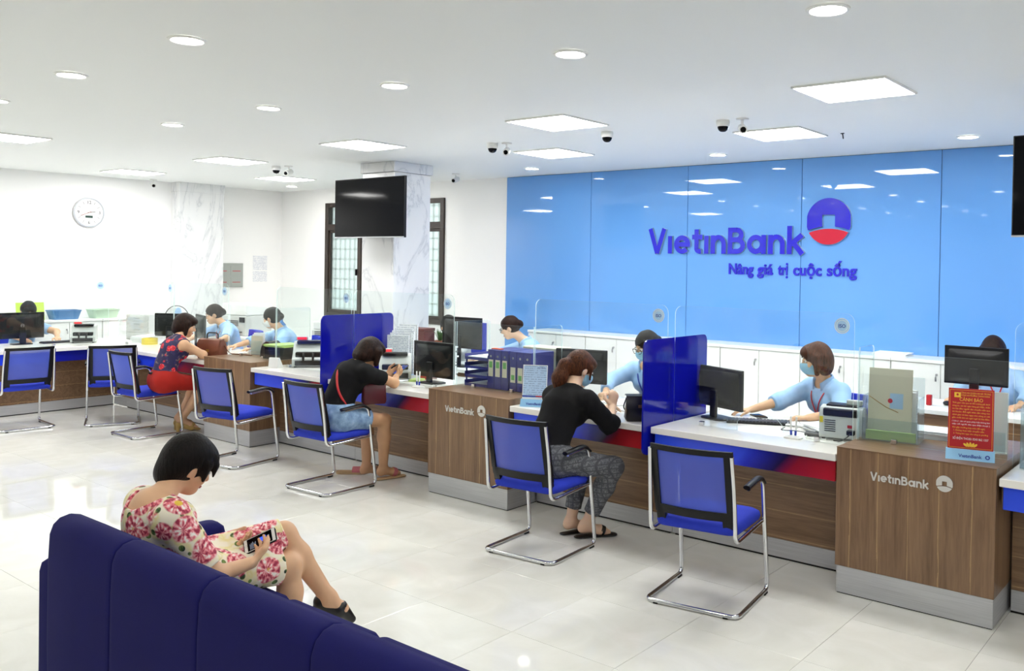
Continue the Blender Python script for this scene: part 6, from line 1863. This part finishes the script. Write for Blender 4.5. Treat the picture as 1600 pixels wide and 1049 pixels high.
loft_rr(m, [(-0.09, 0.09, -0.03, 0.03, 0, 0.015), (-0.1, 0.1, -0.035, 0.035, 0.02, 0.02), (-0.095, 0.095, -0.03, 0.03, 0.15, 0.02), (-0.085, 0.085, -0.015, 0.015, 0.17, 0.012)], 4, TR((0.185, 0.255, 0.675), rz=1.2))
m.build('shoulder_bag', M('bag_maroon', (74, 14, 26), 0.4).name, p.t)
for k in 'LR':
    an, toe = vec(p.legs[k][1]), vec(p.legs[k][2])
    u = unit((toe - an) * vec((1, 1, 0)))
    if k == 'R':
        p.part('sandal', [cone(vec((an[0], an[1], 0.008)) - u * 0.05, vec((toe[0], toe[1], 0.008)) + u * 0.025, 0.036, 0.045, 0.01, (0, 0, 1), 0.26)], 'sole_tan', 0.004, [((0, 0, 0.0005), (0, 0, -1))])
        p.part('sandal_strap', [cone(lerp(an, toe, 0.58), lerp(an, toe, 0.84), 0.039, 0.036, 0.01, ca=True, cb=True)], 'sandal_pink', 0.004)
sd = thing('loose_sandal', 'pink sandal slipped off on the floor under the denim-shorts woman\'s chair', 'sandal', (-1.40, 0.30, 0), -0.9)
m = MB()
loft_rr(m, [(-0.036, 0.036, -0.12, 0.12, 0, 0.034), (-0.04, 0.04, -0.125, 0.125, 0.006, 0.038), (-0.04, 0.04, -0.125, 0.125, 0.022, 0.038)], 6)
m.build('sole', 'sole_tan', sd)
MB().grid(lambda u, v: (0.041 * math.cos(PI * u), 0.02 + 0.075 * v, 0.018 + 0.045 * math.sin(PI * u)), 11, 3).build('strap', 'sandal_pink', sd)
t = thing('mobile_phone', 'dark mobile phone in the hands of the woman in black T-shirt', 'phone', (-1.075, 0.565, 0.905), 0)
m = MB()
PT = TR(rx=-0.35)
m.b2(-0.036, 0.036, -0.075, 0.075, -0.004, 0.004, 0.003, TR(rx=0.5))
m.build('case', 'dark_grey_plastic', t)
MB().b2(-0.033, 0.033, -0.066, 0.066, 0.0042, 0.0048, 0, TR(rx=0.5)).build('screen', 'phone_screen', t)

# sleeveless floral top, red skirt
p = Person('seated woman with bobbed hair, sleeveless navy and red floral top and red skirt', (-4.13, 0.03, 0.595), (-4.11, 0.20, 1.01), (-4.15, 0.285, 1.14), -10, (0.4, 0.82, -0.30),
           {'R': ((-3.97, 0.38, 0.835), (-4.14, 0.50, 0.825), (-0.75, 0.6, 0), (0, 0, -1), (0.4, 0.8, 0), 0.35), 'L': ((-4.37, 0.40, 0.835), (-4.28, 0.58, 0.825), (0.5, 0.8, 0), (0, 0, -1), (0.8, -0.4, 0), 0.35)},
           {'R': ((-3.99, 0.42, 0.52), (-4.24, 0.30, 0.14), (-4.18, 0.43, 0.03)), 'L': ((-4.16, 0.43, 0.52), (-4.36, 0.34, 0.14), (-4.30, 0.47, 0.03))}, 'skin', 0.0068)
p.top('floral_blouse', 0, 0.013, (0.07, 0.02), 'blouse', -0.06)
p.skirt('skirt_red', 1.02)
p.hair('hair_dark_brown', 'bob', 0.005)
for k in 'LR':
    an, toe = vec(p.legs[k][1]), vec(p.legs[k][2])
    u = unit((toe - an) * vec((1, 1, 0)))
    hl = an - u * 0.03 - vec((0, 0, 0.05))
    p.part('heeled_sandal', [cone(hl, vec((hl[0], hl[1], 0.006)) - u * 0.005, 0.024, 0.016, 0.01), cone(hl - vec((0, 0, 0.012)), lerp(an, toe, 0.7) - vec((0, 0, 0.022)), 0.03, 0.034, 0.01), cone(lerp(an, toe, 0.65) - vec((0, 0, 0.018)), toe - vec((0, 0, 0.01)) + u * 0.02, 0.034, 0.026, 0.01, (0, 0, 1), 0.5), cone(lerp(an, toe, 0.62), lerp(an, toe, 0.8), 0.037, 0.034, 0.004, ca=True, cb=True), cone(an - vec((0, 0, 0.012)), an + vec((0, 0, 0.012)), 0.041, 0.041, 0.004, ca=True, cb=True)], 'shoe_gold', 0.004, [((0, 0, 0.001), (0, 0, -1))])

# woman on the sofa
p = Person('woman with short black hair in a floral dress, sitting on the sofa with a phone', (1.22, -2.60, 0.515), (1.20, -2.745, 0.835), (1.165, -2.555, 0.95), -6, (0.14, 0.85, -0.50),
           {'R': ((1.46, -2.60, 0.545), (1.455, -2.43, 0.555), (-0.42, 0.75, 0.22), (-0.55, -0.1, 0.8), (0.1, 0.3, 0.8), (0.25, 0.35, 0.4, 0.45)),
            'L': ((0.99, -2.58, 0.56), (1.19, -2.42, 0.585), (0.75, 0.6, 0.0), (0.25, -0.3, 0.9), (-0.3, 0.6, 0.5), (0.35, 0.4, 0.45, 0.5))},
           {'R': ((1.36, -2.19, 0.455), (1.37, -2.16, 0.09), (1.39, -2.02, 0.035)), 'L': ((1.27, -2.155, 0.575), (1.41, -2.005, 0.27), (1.45, -1.93, 0.18))}, 'skin', 0.0050, roll=-0.05)
pr = p.torso(0.014)
for k in 'LR':
    pr += p.arm(k, 0.022, to=0.85, cap=True)
pr += [cone(p.hip['L'], lerp(p.hip['L'], p.legs['L'][0], 0.98), 0.10, 0.075, 0.07, cb=True), cone(p.hip['R'], lerp(p.hip['R'], p.legs['R'][0], 0.9), 0.10, 0.075, 0.07, cb=True)]
pr += [ell(p.N + p.nf * 0.015 + p.up * 0.04, (0.105, 0.10, 0.075), np.array([p.rx, p.nf, p.up]), 0.006, -1)]
p.part('dress', pr, 'floral_dress', None, (), 0.002)
p.hair('hair_black', 'short', 0.0045)
for k in 'LR':
    an, toe = vec(p.legs[k][1]), vec(p.legs[k][2])
    u = unit(toe - an)
    dn = unit(np.cross(np.cross(u, (0, 0, 1)), u)) * -1
    heel = an - u * 0.03 + dn * 0.02 - vec((0, 0, 0.02))
    cl = [((0, 0, 0.001), (0, 0, -1))] if k == 'R' else []
    p.part('shoe', [cone(lerp(an, toe, 0.62), toe + u * 0.035, 0.038, 0.018, 0.01), cone(heel, lerp(an, toe, 0.7) + dn * 0.012, 0.034, 0.034, 0.01), cone(heel, heel + dn * 0.05, 0.016, 0.008, 0.01), ell(lerp(an, toe, 0.30) - dn * 0.042, (0.030, 0.045, 0.03), None, 0.004, -1)], 'leather_black', 0.004, cl)
t = thing('mobile_phone', 'white and black mobile phone held by the woman on the sofa', 'phone', (1.365, -2.335, 0.605))
_x = Vector((0.62, 0.66, 0.42)).normalized()
_n = Vector((0.28, -0.62, 0.73))
_n = (_n - _x * _n.dot(_x)).normalized()
_y = _n.cross(_x)
PM = Matrix(((_x.x, _y.x, _n.x, 0), (_x.y, _y.y, _n.y, 0), (_x.z, _y.z, _n.z, 0), (0, 0, 0, 1)))
m = MB()
loft_rr(m, [(-0.072, 0.072, -0.035, 0.035, -0.005, 0.012), (-0.074, 0.074, -0.037, 0.037, -0.003, 0.012), (-0.074, 0.074, -0.037, 0.037, 0.003, 0.012), (-0.073, 0.073, -0.036, 0.036, 0.0045, 0.012)], 5, PM)
m.build('case', 'black_plastic', t)
MB().b2(-0.07, 0.07, -0.0335, 0.0335, 0.0046, 0.0052, 0, PM).build('front', 'white_plastic', t)
sc_ = MB().b2(-0.056, 0.056, -0.031, 0.031, 0.0053, 0.0056, 0, PM).build('screen', 'screen_black', t)
M('screen_text', (120, 130, 150), 0.4, emit=lin((120, 130, 150)), estr=0.3)
M('screen_blue', (40, 80, 220), 0.4, emit=lin((50, 90, 235)), estr=0.7)
MB().b2(-0.006, 0.03, -0.012, 0.014, 0.0057, 0.0059, 0, PM).build('message_block', 'screen_blue', sc_)
for k_ in range(6):
    MB().b2(-0.045 + k_ * 0.006 if k_ < 5 else 0.038, -0.042 + k_ * 0.006 if k_ < 5 else 0.044, -0.026, 0.002 + 0.004 * (k_ % 3), 0.0057, 0.0059, 0, PM).build('text_row', 'screen_text', sc_)
MB().lathe([(0.0045, 0.0053), (0.006, 0.0053), (0.006, 0.0056)], 14, PM @ TR((-0.063, 0, 0)), cap=False).build('home_button', 'silver_trim', t)
